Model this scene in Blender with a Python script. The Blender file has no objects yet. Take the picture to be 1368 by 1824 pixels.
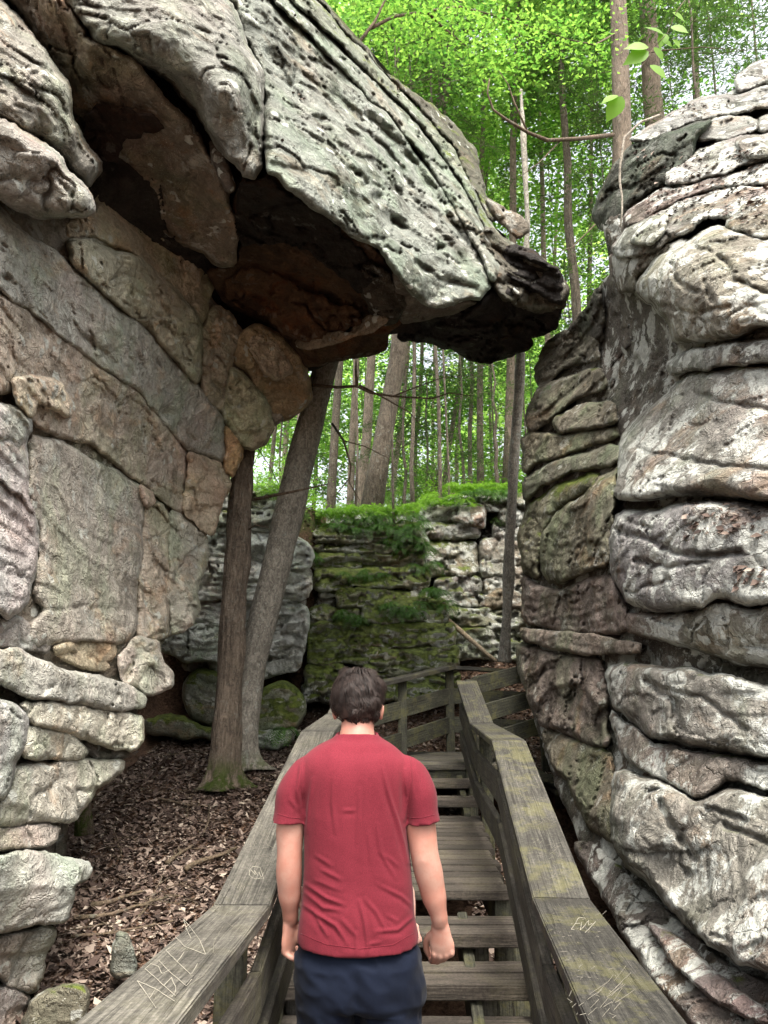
import bpy, math, random
import numpy as np
from mathutils import Vector, Matrix, geometry

# ------------------------------------------------------------------ camera, sky, sun, exposure
scene = bpy.context.scene
C = scene.collection
F = 1340.0
TH = math.radians(13.15)
cS, cC = math.sin(TH), math.cos(TH)
cam_d = bpy.data.cameras.new("camera")
cam = bpy.data.objects.new("camera", cam_d)
C.objects.link(cam)
cam.location = (0, 0, 0)
cam.rotation_euler = (math.pi / 2 + TH, 0, 0)
cam_d.sensor_fit = 'HORIZONTAL'
cam_d.sensor_width = 36.0
cam_d.lens = 36.0 * F / 1368.0
cam_d.clip_start = 0.05
cam_d.clip_end = 600
scene.camera = cam
scene.render.engine = 'CYCLES'
scene.cycles.use_denoising = True
scene.cycles.max_bounces = 8
scene.cycles.diffuse_bounces = 4
scene.cycles.transmission_bounces = 4
scene.cycles.transparent_max_bounces = 8
scene.view_settings.view_transform = 'Standard'
scene.view_settings.look = 'None'
scene.view_settings.exposure = EXPOSURE = 2.03
scene.view_settings.gamma = 1
SUN_EL, SUN_AZ = math.radians(66), math.radians(160)      # azimuth measured clockwise from +Y
world = bpy.data.worlds.new("World")
scene.world = world
world.use_nodes = True
wn = world.node_tree.nodes
wl = world.node_tree.links
wn.clear()
w_out = wn.new('ShaderNodeOutputWorld')
w_bg = wn.new('ShaderNodeBackground')
w_sky = wn.new('ShaderNodeTexSky')
w_sky.sky_type = 'NISHITA'
w_sky.sun_disc = False
w_sky.sun_elevation = SUN_EL
w_sky.sun_rotation = SUN_AZ
w_sky.air_density = 1.0
w_sky.dust_density = 6.0
w_sky.ozone_density = 0.6
w_mul = wn.new('ShaderNodeMix')
w_mul.data_type = 'RGBA'
w_mul.blend_type = 'MULTIPLY'
w_mul.inputs[0].default_value = 1.0
w_mul.inputs[7].default_value = (1.0, 0.975, 0.91, 1)        # white balance set for the shade
w_hsv = wn.new('ShaderNodeHueSaturation')        # thin high haze: a whiter sky
w_hsv.inputs['Saturation'].default_value = .42
wl.new(w_sky.outputs[0], w_hsv.inputs['Color'])
wl.new(w_hsv.outputs[0], w_mul.inputs[6])
wl.new(w_mul.outputs[2], w_bg.inputs[0])
w_bg.inputs[1].default_value = 0.15
wl.new(w_bg.outputs[0], w_out.inputs[0])
sun_d = bpy.data.lights.new("sun", 'SUN')
sun_d.energy = .8
sun_d.angle = math.radians(20)
sun_d.color = (1.0, 0.97, 0.91)
sun = bpy.data.objects.new("sun", sun_d)
C.objects.link(sun)
_d = Vector((math.sin(SUN_AZ) * math.cos(SUN_EL), math.cos(SUN_AZ) * math.cos(SUN_EL), math.sin(SUN_EL)))
sun.rotation_euler = _d.to_track_quat('Z', 'Y').to_euler()

# ------------------------------------------------------------------ helpers
def rayn(px, py):
    """direction through photo pixel(s), scaled so that its y component is 1"""
    px = np.asarray(px, float); py = np.asarray(py, float)
    x = (px - 684.0) / F; y = (912.0 - py) / F
    dy = cC - y * cS
    return np.stack([x / dy, np.ones_like(x * y), (cS + y * cC) / dy], -1)

def P(px, py, Y):
    r = rayn(px, py) * np.asarray(Y, float)[..., None] if np.ndim(Y) else rayn(px, py) * Y
    return r if np.ndim(px) else Vector(r)

def Pz(px, py, z):
    r = rayn(px, py)
    return Vector(r * (z / r[2]))

def _hash(ix, iy, iz, seed):
    h = (ix * 374761393 + iy * 668265263 + iz * 2147483647 + seed * 974634777) & 0xffffffff
    h = ((h ^ (h >> 13)) * 1274126177) & 0xffffffff
    h = ((h ^ (h >> 16)) * 2246822519) & 0xffffffff
    h = h ^ (h >> 15)
    return (h & 0xffff) / 32767.5 - 1.0

def vnoise(p, seed=0):
    f = np.floor(p).astype(np.int64)
    t = p - f
    t = t * t * (3 - 2 * t)
    r = 0
    for dx in (0, 1):
        wx = t[:, 0] if dx else 1 - t[:, 0]
        for dy in (0, 1):
            wy = t[:, 1] if dy else 1 - t[:, 1]
            for dz in (0, 1):
                wz = t[:, 2] if dz else 1 - t[:, 2]
                r = r + wx * wy * wz * _hash(f[:, 0] + dx, f[:, 1] + dy, f[:, 2] + dz, seed)
    return r

def fbm(p, octaves=4, seed=0, gain=.5, lac=2.03):
    a, s, n = 1.0, 0, 0
    q = np.array(p, float)
    for i in range(octaves):
        s = s + a * vnoise(q, seed + i * 17)
        n += a
        a *= gain
        q = q * lac + 3.17
    return s / n

def rbf(pts):
    pts = np.array(pts, float)
    if len(pts) == 1:
        c = pts[0, 2]
        return lambda x, y: np.full(np.shape(x), c)
    if len(pts) == 2:
        (x0, y0, a), (x1, y1, b) = pts
        L = (x1 - x0) ** 2 + (y1 - y0) ** 2
        return lambda x, y: a + (b - a) * np.clip(((x - x0) * (x1 - x0) + (y - y0) * (y1 - y0)) / L, -.4, 1.4)
    xy = pts[:, :2] / 500.0
    n = len(pts)
    if n == 3:
        A = np.c_[np.ones(3), xy]
        w = np.linalg.solve(A, pts[:, 2])
        return lambda x, y: w[0] + w[1] * x / 500.0 + w[2] * y / 500.0
    r = np.sqrt(((xy[:, None] - xy[None]) ** 2).sum(-1) + .01)
    A = np.zeros((n + 3, n + 3))
    A[:n, :n] = r
    A[:n, n] = 1; A[:n, n + 1:] = xy
    A[n, :n] = 1; A[n + 1:, :n] = xy.T
    w = np.linalg.solve(A + np.eye(n + 3) * 1e-9, np.r_[pts[:, 2], 0, 0, 0])
    def f(x, y):
        x = np.asarray(x, float) / 500.0; y = np.asarray(y, float) / 500.0
        s = w[n] + w[n + 1] * x + w[n + 2] * y
        for i in range(n):
            s = s + w[i] * np.sqrt((x - xy[i, 0]) ** 2 + (y - xy[i, 1]) ** 2 + .01)
        return s
    return f

def tag(o, label=None, cat=None, group=None, kind=None):
    if label: o['label'] = label
    if cat: o['category'] = cat
    if group: o['group'] = group
    if kind: o['kind'] = kind
    return o

def empty(name, loc, label=None, cat=None, group=None):
    o = bpy.data.objects.new(name, None)
    o.empty_display_size = .2
    C.objects.link(o)
    o.location = loc
    return tag(o, label, cat, group)

def mesh_obj(name, verts, faces, mat, parent=None, smooth=True, world_coords=True):
    me = bpy.data.meshes.new(name)
    v = np.array(verts, float).reshape(-1, 3)
    if parent is not None and world_coords:
        v = v - np.array(parent.location)
    me.vertices.add(len(v))
    me.vertices.foreach_set('co', v.ravel())
    if isinstance(faces, np.ndarray):
        k = faces.shape[1]; nf = len(faces)
        me.loops.add(nf * k)
        me.loops.foreach_set('vertex_index', faces.astype(np.int32).ravel())
        me.polygons.add(nf)
        me.polygons.foreach_set('loop_start', np.arange(nf, dtype=np.int32) * k)
        try: me.polygons.foreach_set('loop_total', np.full(nf, k, dtype=np.int32))
        except Exception: pass
    else:
        flat = [i for f in faces for i in f]
        me.loops.add(len(flat))
        me.loops.foreach_set('vertex_index', flat)
        me.polygons.add(len(faces))
        st = np.cumsum([0] + [len(f) for f in faces[:-1]]).astype(np.int32)
        me.polygons.foreach_set('loop_start', st)
        try: me.polygons.foreach_set('loop_total', [len(f) for f in faces])
        except Exception: pass
    me.update(calc_edges=True)
    me.validate()
    if smooth:
        me.polygons.foreach_set('use_smooth', np.ones(len(me.polygons), dtype=bool))
    if mat: me.materials.append(mat)
    o = bpy.data.objects.new(name, me)
    C.objects.link(o)
    if parent is not None: o.parent = parent
    return o

class NT:
    """tiny node-tree writer"""
    def __init__(s, name, rough=.85, spec=.3):
        s.m = bpy.data.materials.new(name)
        s.m.use_nodes = True
        s.n = s.m.node_tree.nodes; s.l = s.m.node_tree.links
        s.n.clear()
        s.out = s.n.new('ShaderNodeOutputMaterial')
        s.b = s.n.new('ShaderNodeBsdfPrincipled')
        s.b.inputs['Roughness'].default_value = rough
        s.b.inputs['Specular IOR Level'].default_value = spec
        s.l.new(s.b.outputs[0], s.out.inputs[0])
    def put(s, sock, v):
        if isinstance(v, bpy.types.NodeSocket): s.l.new(v, sock)
        elif isinstance(v, (tuple, list)) and len(v) == 3 and sock.type == 'RGBA': sock.default_value = (*v, 1)
        else: sock.default_value = v
    def coord(s, kind='pos', scale=(1, 1, 1)):
        if kind == 'pos': o = s.n.new('ShaderNodeNewGeometry').outputs['Position']
        else: o = s.n.new('ShaderNodeTexCoord').outputs['Object']
        mp = s.n.new('ShaderNodeMapping')
        mp.inputs['Scale'].default_value = scale
        s.l.new(o, mp.inputs['Vector'])
        return mp.outputs[0]
    def noise(s, vec, scale, detail=4, rough=.55, dist=0, w=None):
        t = s.n.new('ShaderNodeTexNoise')
        s.l.new(vec, t.inputs['Vector'])
        t.inputs['Scale'].default_value = scale; t.inputs['Detail'].default_value = detail
        t.inputs['Roughness'].default_value = rough; t.inputs['Distortion'].default_value = dist
        return t.outputs[0]
    def voro(s, vec, scale, feat='F1', out=0):
        t = s.n.new('ShaderNodeTexVoronoi'); t.feature = feat
        s.l.new(vec, t.inputs['Vector']); t.inputs['Scale'].default_value = scale
        return t.outputs[out]
    def ramp(s, v, a, b, c0=0.0, c1=1.0):
        t = s.n.new('ShaderNodeMapRange'); t.interpolation_type = 'SMOOTHSTEP'
        s.put(t.inputs[0], v); s.put(t.inputs[1], a); s.put(t.inputs[2], b)
        s.put(t.inputs[3], c0); s.put(t.inputs[4], c1)
        return t.outputs[0]
    def math(s, op, a, b=0.0, clamp=False):
        t = s.n.new('ShaderNodeMath'); t.operation = op; t.use_clamp = clamp
        s.put(t.inputs[0], a); s.put(t.inputs[1], b)
        return t.outputs[0]
    def mix(s, f, a, b, mode='MIX'):
        t = s.n.new('ShaderNodeMix'); t.data_type = 'RGBA'; t.blend_type = mode
        s.put(t.inputs[0], f); s.put(t.inputs[6], a); s.put(t.inputs[7], b)
        return t.outputs[2]
    def bump(s, h, strength=.5, dist=.02, prev=None):
        t = s.n.new('ShaderNodeBump')
        s.l.new(h, t.inputs['Height']); t.inputs['Strength'].default_value = strength
        t.inputs['Distance'].default_value = dist
        if prev: s.l.new(prev, t.inputs['Normal'])
        return t.outputs[0]
    def color(s, v): s.put(s.b.inputs['Base Color'], v)
    def normal(s, v): s.l.new(v, s.b.inputs['Normal'])
    def normz(s):
        g = s.n.new('ShaderNodeNewGeometry'); x = s.n.new('ShaderNodeSeparateXYZ')
        s.l.new(g.outputs['Normal'], x.inputs[0]); return x.outputs[2]

# ------------------------------------------------------------------ materials
def rock_material(name='weathered_sandstone', LI=.5, LT=.56, DA=.62, DT=.56, GR=.55, PK=.5, RU=.6, SP=1.0):
    s = NT(name, .9, .25)
    p = s.coord()
    oi = s.n.new('ShaderNodeObjectInfo')
    tint, moss_amt = oi.outputs['Color'], oi.outputs['Alpha']
    big = s.noise(p, 1.1, 5, .6, .4)
    mid = s.noise(p, 5.0, 6, .62, .5)
    fine = s.noise(p, 38.0, 5, .65)
    grain = s.noise(p, 160.0, 3, .7)
    lay = s.noise(s.coord('pos', (.8, .8, 4.0)), 2.6, 8, .68, 1.2)
    v = s.math('MULTIPLY', s.ramp(mid, .25, .75, .62, 1.32), s.ramp(fine, .25, .75, .78, 1.2))
    v = s.math('MULTIPLY', v, s.ramp(lay, .3, .7, .86, 1.12))
    v = s.math('MULTIPLY', v, s.ramp(grain, .3, .7, .86, 1.14))
    c = s.mix(1.0, tint, v, 'MULTIPLY')
    # warm iron staining and pinkish areas
    rust = s.ramp(s.noise(s.coord('pos', (1, 1, 1.6)), 1.7, 6, .65, .8), .53, .68)
    c = s.mix(s.math('MULTIPLY', rust, RU), c, s.mix(1.0, c, (1.25, .78, .46), 'MULTIPLY'))
    pink = s.ramp(s.noise(s.coord('pos', (1.3, 1, 1)), 1.0, 4, .55, .3), .5, .68)
    c = s.mix(s.math('MULTIPLY', pink, PK), c, s.mix(1.0, c, (1.12, .86, .86), 'MULTIPLY'))
    green = s.ramp(s.noise(s.coord('pos', (1, 1.2, .8)), 1.6, 6, .6, .5), .46, .66)
    c = s.mix(s.math('MULTIPLY', green, GR), c, s.mix(1.0, c, (.80, 1.0, .80), 'MULTIPLY'))
    # dark mineral stains and soot black crust
    dark = s.ramp(s.noise(s.coord('pos', (1, 1, .7)), 2.7, 8, .7, .5), DT, DT + .08)
    c = s.mix(s.math('MULTIPLY', dark, DA), c, s.mix(1.0, c, (.36, .34, .31), 'MULTIPLY'))
    # pale lichen: blotches and specks
    lic = s.ramp(s.noise(p, 3.0, 10, .76, .3), LT, LT + .05)
    c = s.mix(s.math('MULTIPLY', lic, LI), c, s.mix(.8, c, (.56, .58, .54)))
    wp = s.n.new('ShaderNodeVectorMath'); wp.operation = 'ADD'
    nzc = s.n.new('ShaderNodeTexNoise'); nzc.inputs['Scale'].default_value = 14; nzc.inputs['Detail'].default_value = 3; s.l.new(p, nzc.inputs['Vector'])
    sc = s.n.new('ShaderNodeVectorMath'); sc.operation = 'SCALE'; sc.inputs[3].default_value = .10; s.l.new(nzc.outputs[1], sc.inputs[0])
    s.l.new(p, wp.inputs[0]); s.l.new(sc.outputs[0], wp.inputs[1])
    spots = s.math('MULTIPLY', s.ramp(s.voro(wp.outputs[0], 8.0), .33, .27), s.ramp(s.noise(p, 2.4, 2), .54, .6))
    c = s.mix(s.math('MULTIPLY', spots, .75 * SP), c, (.60, .62, .57))
    specks = s.math('MULTIPLY', s.ramp(s.voro(p, 55.0), .22, .15), s.ramp(s.noise(p, 4.4, 2), .48, .58))
    c = s.mix(s.math('MULTIPLY', specks, .55 * SP), c, (.58, .59, .54))
    bl = s.math('MULTIPLY', s.ramp(s.voro(wp.outputs[0], 3.4), .42, .39), s.ramp(s.noise(p, 1.3, 3), .50, .53))
    c = s.mix(s.math('MULTIPLY', bl, .8 * max(0, LI - .45) * 2), c, s.mix(s.ramp(fine, .3, .7), (.44, .46, .43), (.66, .67, .62)))
    # moss prefers ledges, amount per block in the object's colour alpha
    nz = s.normz()
    mn = s.noise(p, 3.2, 8, .68, .2)
    mm = s.math('ADD', s.math('MULTIPLY', nz, .30), s.math('ADD', mn, s.math('MULTIPLY', moss_amt, .62)))
    mfac = s.ramp(mm, .86, 1.0)
    mcol = s.mix(s.ramp(s.noise(p, 14, 5, .6), .3, .7), (.045, .068, .010), (.15, .19, .028))
    c = s.mix(s.math('MULTIPLY', mfac, .93), c, mcol)
    s.color(c)
    h = s.math('ADD', s.math('MULTIPLY', fine, .5), s.math('MULTIPLY', mid, 1.4))
    h = s.math('ADD', h, s.math('MULTIPLY', grain, .12))
    h = s.math('ADD', h, s.math('MULTIPLY', lay, .45))
    crk = s.ramp(s.voro(s.coord('pos', (1, 1, 1.9)), 3.2, 'DISTANCE_TO_EDGE'), 0.0, .018)
    crk = s.ramp(s.voro(wp.outputs[0], 7.5, 'DISTANCE_TO_EDGE'), .0, .05)
    h = s.math('ADD', h, s.math('MULTIPLY', s.math('MULTIPLY', crk, s.ramp(mid, .42, .6)), .35))
    s.normal(s.bump(h, 1.0, .045))
    return s.m

def bark_material(name, base, scale=(1, 1, .12), furrow=.5, lich=.3, mossy=1.0):
    s = NT(name, .9, .2)
    p = s.coord('pos', scale)
    q = s.coord('pos')
    a = s.noise(p, 24, 8, .7, 1.2)
    a = s.math('ADD', s.math('MULTIPLY', a, .75), s.math('MULTIPLY', s.noise(q, 60, 5, .7), .25)) if False else a
    b = s.noise(q, 3.0, 5, .6)
    a = s.math('ADD', s.math('MULTIPLY', a, .7), s.math('MULTIPLY', s.noise(q, 45, 6, .7), .3))
    c = s.mix(s.ramp(a, .35, .68), tuple(x * .38 for x in base), tuple(x * 1.25 for x in base))
    c = s.mix(1.0, c, s.ramp(b, .3, .7, .8, 1.15), 'MULTIPLY')
    l = s.math('MULTIPLY', s.ramp(s.noise(q, 11, 6, .7), .56, .62), s.ramp(s.noise(q, 1.3, 2), .42, .6))
    c = s.mix(s.math('MULTIPLY', l, lich), c, (.42, .45, .40))
    sp = s.math('MULTIPLY', s.ramp(s.voro(q, 24.0), .2, .13), lich)
    c = s.mix(sp, c, (.45, .48, .43))
    zz = s.n.new('ShaderNodeSeparateXYZ'); s.l.new(q, zz.inputs[0])
    ms = s.math('MULTIPLY', s.ramp(zz.outputs[2], -.62, -.92), s.math('MULTIPLY', s.ramp(s.noise(q, 7, 7, .7), .40, .56), mossy))
    c = s.mix(ms, c, (.06, .085, .018))
    s.color(c)
    s.normal(s.bump(a, 1.0, .035 * furrow * 2))
    return s.m

def leaf_material(name, c0, c1, trans=.5, rough=.5):
    s = NT(name, rough, .3)
    g = s.n.new('ShaderNodeNewGeometry')
    r = g.outputs['Random Per Island']
    oi = s.n.new('ShaderNodeObjectInfo')
    col = s.mix(r, c0, c1)
    s.color(col)
    t = s.n.new('ShaderNodeBsdfTranslucent')
    s.put(t.inputs[0], s.mix(1.0, col, (1.25, 1.35, .95), 'MULTIPLY'))
    mx = s.n.new('ShaderNodeMixShader')
    mx.inputs[0].default_value = trans
    s.l.new(s.b.outputs[0], mx.inputs[1]); s.l.new(t.outputs[0], mx.inputs[2])
    s.l.new(mx.outputs[0], s.out.inputs[0])
    return s.m

def wood_material(name, base, algae=.5, dark=.5):
    s = NT(name, .8, .3)
    p = s.coord('obj', (1.3, 34, 34)); q = s.coord('obj'); w = s.coord()
    g = s.noise(p, 3.2, 7, .65, .6)
    g2 = s.noise(s.coord('obj', (2.5, 90, 90)), 3.0, 4, .6, .3)
    c = s.mix(s.ramp(g, .3, .72), tuple(x * .5 for x in base), tuple(x * 1.45 for x in base))
    c = s.mix(1.0, c, s.ramp(g2, .3, .7, .74, 1.2), 'MULTIPLY')
    c = s.mix(1.0, c, s.ramp(s.noise(w, 2.3, 5, .6), .3, .7, .68, 1.25), 'MULTIPLY')
    iso = s.noise(w, 70, 6, .72)
    c = s.mix(1.0, c, s.ramp(iso, .28, .72, .62, 1.38), 'MULTIPLY')
    crk = s.ramp(s.noise(s.coord('obj', (.8, 22, 22)), 2.2, 5, .6, .8), .60, .635)
    c = s.mix(s.math('MULTIPLY', crk, .75), c, (.018, .016, .013))
    al = s.math('MULTIPLY', s.ramp(s.noise(w, 4.6, 9, .78, .3), .49, .58), algae)
    c = s.mix(al, c, (.12, .115, .045))
    dk = s.math('MULTIPLY', s.ramp(s.noise(w, 3.1, 6, .7), .5, .66), dark)
    c = s.mix(dk, c, (.028, .025, .020))
    pale = s.math('MULTIPLY', s.ramp(s.noise(s.coord('obj', (2, 16, 16)), 6.0, 6, .75), .62, .72), .55)
    c = s.mix(pale, c, (.24, .225, .18))
    oi = s.n.new('ShaderNodeObjectInfo')
    c = s.mix(1.0, c, s.ramp(oi.outputs['Random'], 0, 1, .78, 1.18), 'MULTIPLY')
    s.color(c)
    s.normal(s.bump(s.math('ADD', g, s.math('MULTIPLY', g2, .6)), .6, .006, s.bump(s.math('SUBTRACT', iso, crk), .7, .004)))
    return s.m

M_ROCK = rock_material()
M_ROCKR = rock_material('lichened_sandstone', .92, .515, .75, .54, .45, .45, .35)
M_ROCKL = rock_material('cracked_wall_sandstone', .4, .56, .55, .55, .5, .45, .30)
M_ROCKM = rock_material('dark_mossy_sandstone', .42, .58, .7, .50, .8, .2, .4, .5)  # darker and mossier, with less lichen
M_ROCKD = rock_material('stained_dark_sandstone', .0, .6, .6, .5, .2, .2, .8, .12)
M_ROCKC = rock_material('green_grey_sandstone', .45, .57, .75, .53, .5, .25, .3)
# ------------------------------------------------------------------ rock blocks
rng = random.Random(7)
_cache = {}

def resample(pts, step_in, closed=True):
    pts = np.array(pts, float)
    # one soft corner-cutting pass keeps the traced corners but rounds them a little
    nx = np.roll(pts, -1, 0)
    a = pts * .86 + nx * .14; b = pts * .14 + nx * .86
    pts = np.stack([a, b], 1).reshape(-1, 2)
    out = []
    for i in range(len(pts)):
        p, q = pts[i], pts[(i + 1) % len(pts)]
        L = np.hypot(*(q - p))
        m = (p + q) / 2
        st = step_in if (-40 < m[0] < 1408 and -40 < m[1] < 1864) else step_in * 6
        k = max(1, int(round(L / st)))
        for j in range(k): out.append(p + (q - p) * j / k)
    return np.array(out)

def inside(px, py, poly):
    c = np.zeros(len(px), bool)
    x0, y0 = poly[:, 0], poly[:, 1]
    x1, y1 = np.roll(x0, -1), np.roll(y0, -1)
    for a, b, cc, d in zip(x0, y0, x1, y1):
        if b == d: continue
        hit = ((b > py) != (d > py)) & (px < (cc - a) * (py - b) / (d - b) + a)
        c ^= hit
    return c

def dist_poly(px, py, poly):
    d = np.full(len(px), 1e9)
    x1 = np.roll(poly, -1, 0)
    for (a, b), (c, e) in zip(poly, x1):
        vx, vy = c - a, e - b
        L = vx * vx + vy * vy + 1e-9
        t = np.clip(((px - a) * vx + (py - b) * vy) / L, 0, 1)
        d = np.minimum(d, (px - a - t * vx) ** 2 + (py - b - t * vy) ** 2)
    return np.sqrt(d)

def shelf(z, sharp=.10):
    f = z - np.floor(z)
    return np.where(f < sharp, f / sharp, 1 - (f - sharp) / (1 - sharp)) - .5

def facet(p, seed):
    """broken-stone facets: every random cell gets its own tilted plane; returns height and distance to the cell joint"""
    b = np.floor(p - .5).astype(np.int64)
    best = np.full(len(p), 1e9); sec = best.copy(); h = np.zeros(len(p))
    for dx in (0, 1):
        for dy in (0, 1):
            for dz in (0, 1):
                c = b + np.array([dx, dy, dz])
                r = [_hash(c[:, 0], c[:, 1], c[:, 2], seed + k) for k in range(6)]
                ctr = c + .5 + .38 * np.stack(r[:3], 1)
                e = p - ctr
                d = (e ** 2).sum(1)
                hh = .55 * r[3] + e[:, 0] * r[4] + e[:, 2] * r[5]
                m = d < best
                sec = np.where(m, best, np.minimum(sec, d)); h = np.where(m, hh, h); best = np.where(m, d, best)
    return h, np.sqrt(sec) - np.sqrt(best)

def rock_disp(p, amp, sh=1.0, fs=1.0):
    """relief in metres towards the viewer: swells, undercut bedding ledges, creases, pits and cracks"""
    w = p.copy()
    wob = fbm(p * .8, 3, 91)
    wob2 = fbm(p * 3.0, 3, 92)
    w[:, 2] += .22 * wob + .045 * wob2
    d = .50 * fbm(p * 1.2, 3, 5)
    m1 = np.clip(vnoise(p * .9, 41) * 1.6 + .35, 0, 1)
    m2 = np.clip(vnoise(p * 1.4 + 9, 42) * 1.8 + .3, 0, 1)
    ph = vnoise(np.c_[w[:, 0] * .5, w[:, 1] * .5, w[:, 2] * .7], 43) * 2.0
    d += sh * .42 * m1 * shelf(w[:, 2] * 3.6 + ph) + sh * .20 * m2 * shelf(w[:, 2] * 9.0 + 2 * ph)
    bil = np.abs(fbm(np.c_[p[:, 0] * 2.2, p[:, 1] * 2.2, w[:, 2] * 3.2], 4, 51))
    d += .55 * (bil - .18)
    rid = 1 - np.abs(fbm(np.c_[w[:, 0] * 4.6, w[:, 1] * 4.6, w[:, 2] * 8.0], 3, 53)) * 2.4
    d += .10 * rid
    d += .20 * fbm(p * 11.0, 4, 71, .6)
    cr = fbm(np.c_[w[:, 0] * 1.3, w[:, 1] * 1.3, w[:, 2] * 2.0], 4, 61)
    d -= .55 * np.exp(-(cr / .018) ** 2) * (vnoise(p * 1.1, 66) > .0)
    pit = vnoise(p * 12.0, 81) * (vnoise(p * 1.6, 82) > .25)
    d -= .5 * np.clip(pit - .5, 0, 1)
    f1, j1 = facet(np.c_[w[:, 0] * 1.5, w[:, 1] * 1.5, w[:, 2] * 2.6] + .35 * wob2[:, None], 101)
    f2, j2 = facet(np.c_[w[:, 0] * 4.2, w[:, 1] * 4.2, w[:, 2] * 8.5] + .3 * wob2[:, None], 111)
    mk = np.clip(vnoise(p * .8 + 4, 45) * 2 + .4, 0, 1)
    d += .46 * fs * f1 + .26 * fs * f2 * mk
    d -= .22 * fs * np.exp(-(j1 / .05) ** 2) + .10 * fs * mk * np.exp(-(j2 / .07) ** 2)
    return d * amp

def block(parent, pts, depth, off=0, col=(.36, .34, .30), moss=0.0, R=20, roll=.13, thick=.5, amp=.12,
          step=3.7, name='rock_layer', wob=3.4, tilt=(0, 0), seed=0, tone=.06, sh=1.0, grow=3.2, gain=None, mat=None, fs=1.0, carve=()):
    pts = np.array(pts, float)
    seed = seed or rng.randrange(1000)
    if mat is M_ROCKR and thick < 1.3: amp *= .66
    ol = resample(pts, step * 1.15)
    R = R * .62 + 2; roll = roll * .72
    # ragged edge
    nx = np.roll(ol, -1, 0) - np.roll(ol, 1, 0)
    nn = np.c_[nx[:, 1], -nx[:, 0]] / (np.hypot(nx[:, 0], nx[:, 1])[:, None] + 1e-9)
    area = (ol[:, 0] * np.roll(ol[:, 1], -1) - np.roll(ol[:, 0], -1) * ol[:, 1]).sum()
    ol = ol + nn * (grow if area > 0 else -grow)
    q = np.c_[ol / 30.0, np.full(len(ol), seed * 1.7)]
    q2 = np.c_[ol / 8.0, np.full(len(ol), seed * 2.7)]
    ol = ol + nn * (vnoise(q, 3)[:, None] * wob * 1.2 + vnoise(q2, 4)[:, None] * wob * .6)
    x0, y0 = ol.min(0); x1, y1 = ol.max(0)
    gx, gy = [], []
    def grid(ax, ay, bx, by, st):
        if bx <= ax or by <= ay: return
        xs = np.arange(ax, bx, st); ys = np.arange(ay, by, st * .87)
        X, Y = np.meshgrid(xs, ys)
        X = X + (np.arange(len(ys)) % 2)[:, None] * st * .5
        gx.append(X.ravel()); gy.append(Y.ravel())
    ix0, iy0, ix1, iy1 = max(x0, -20), max(y0, -20), min(x1, 1388), min(y1, 1844)
    grid(ix0, iy0, ix1, iy1, step)
    big = step * 6
    grid(x0, y0, min(x1, ix0 if ix0 > x0 else x0), y1, big)
    grid(max(x0, 1388), y0, x1, y1, big)
    grid(max(x0, -20), y0, min(x1, 1388), min(y1, -20), big)
    grid(max(x0, -20), max(y0, 1844), min(x1, 1388), y1, big)
    gx = np.concatenate(gx); gy = np.concatenate(gy)
    rs = np.random.RandomState(seed)
    gx = gx + rs.uniform(-.2, .2, len(gx)) * step; gy = gy + rs.uniform(-.2, .2, len(gx)) * step
    k = inside(gx, gy, ol)
    gx, gy = gx[k], gy[k]
    dd = dist_poly(gx, gy, ol)
    k = dd > step * .62
    gx, gy = gx[k], gy[k]
    n0 = len(ol)
    vs = [Vector((a, b)) for a, b in ol] + [Vector((a, b)) for a, b in zip(gx, gy)]
    r = geometry.delaunay_2d_cdt(vs, [], [list(range(n0))], 1, 1e-4)
    V = np.array([(v.x, v.y) for v in r[0]])
    T = np.array([f for f in r[2] if len(f) == 3], dtype=np.int64)
    if len(T) == 0: return None
    d = dist_poly(V[:, 0], V[:, 1], ol)
    cx, cy = V.mean(0)
    Yd = depth(V[:, 0], V[:, 1]) + off + tilt[0] * (V[:, 0] - cx) / 100 + tilt[1] * (V[:, 1] - cy) / 100
    # uneven shoulder width
    Rv = R * np.exp(.95 * vnoise(np.c_[V / 38.0, np.full(len(V), seed)], 9))
    rl = roll * np.exp(.6 * vnoise(np.c_[V / 60.0, np.full(len(V), seed + 5)], 10))
    t = np.clip(d / Rv, 0, 1)
    t2 = np.clip(d / (Rv * .30 + 2), 0, 1)
    Yd = Yd + rl * (.62 * (1 - np.sqrt(np.clip(1 - (1 - t) ** 2, 0, 1))) + .30 * (1 - t2) ** 1.3)
    p0 = P(V[:, 0], V[:, 1], Yd)
    dp = rock_disp(p0, amp, sh, fs) * (.25 + .75 * np.clip(d / (R * .6), 0, 1))
    Yd = Yd - dp
    wv = 3 * vnoise(np.c_[V / 14.0, np.zeros(len(V))], 77)
    for ln, wd, dep in carve:
        if len(ln) == 1:
            dd_ = np.hypot((V[:, 0] - ln[0][0]) / 1.0, (V[:, 1] - ln[0][1]) * 1.3)
        else:
            dd_ = np.full(len(V), 1e9)
            for (xa, ya), (xb, yb) in zip(ln[:-1], ln[1:]):
                L2 = (xb - xa) ** 2 + (yb - ya) ** 2
                tt = np.clip(((V[:, 0] - xa) * (xb - xa) + (V[:, 1] - ya) * (yb - ya)) / L2, 0, 1)
                dd_ = np.minimum(dd_, np.hypot(V[:, 0] + wv - xa - tt * (xb - xa), V[:, 1] - wv - ya - tt * (yb - ya)))
        Yd = Yd + dep * np.exp(-(dd_ / wd) ** 2)
    pos = P(V[:, 0], V[:, 1], Yd)
    # side and back: the same outline carried back into the rock
    e = np.concatenate([T[:, [0, 1]], T[:, [1, 2]], T[:, [2, 0]]])
    key = np.sort(e, 1)
    kk = key[:, 0] * 1000003 + key[:, 1]
    u, idx, cnt = np.unique(kk, return_index=True, return_counts=True)
    be = e[idx[cnt == 1]]
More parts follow.
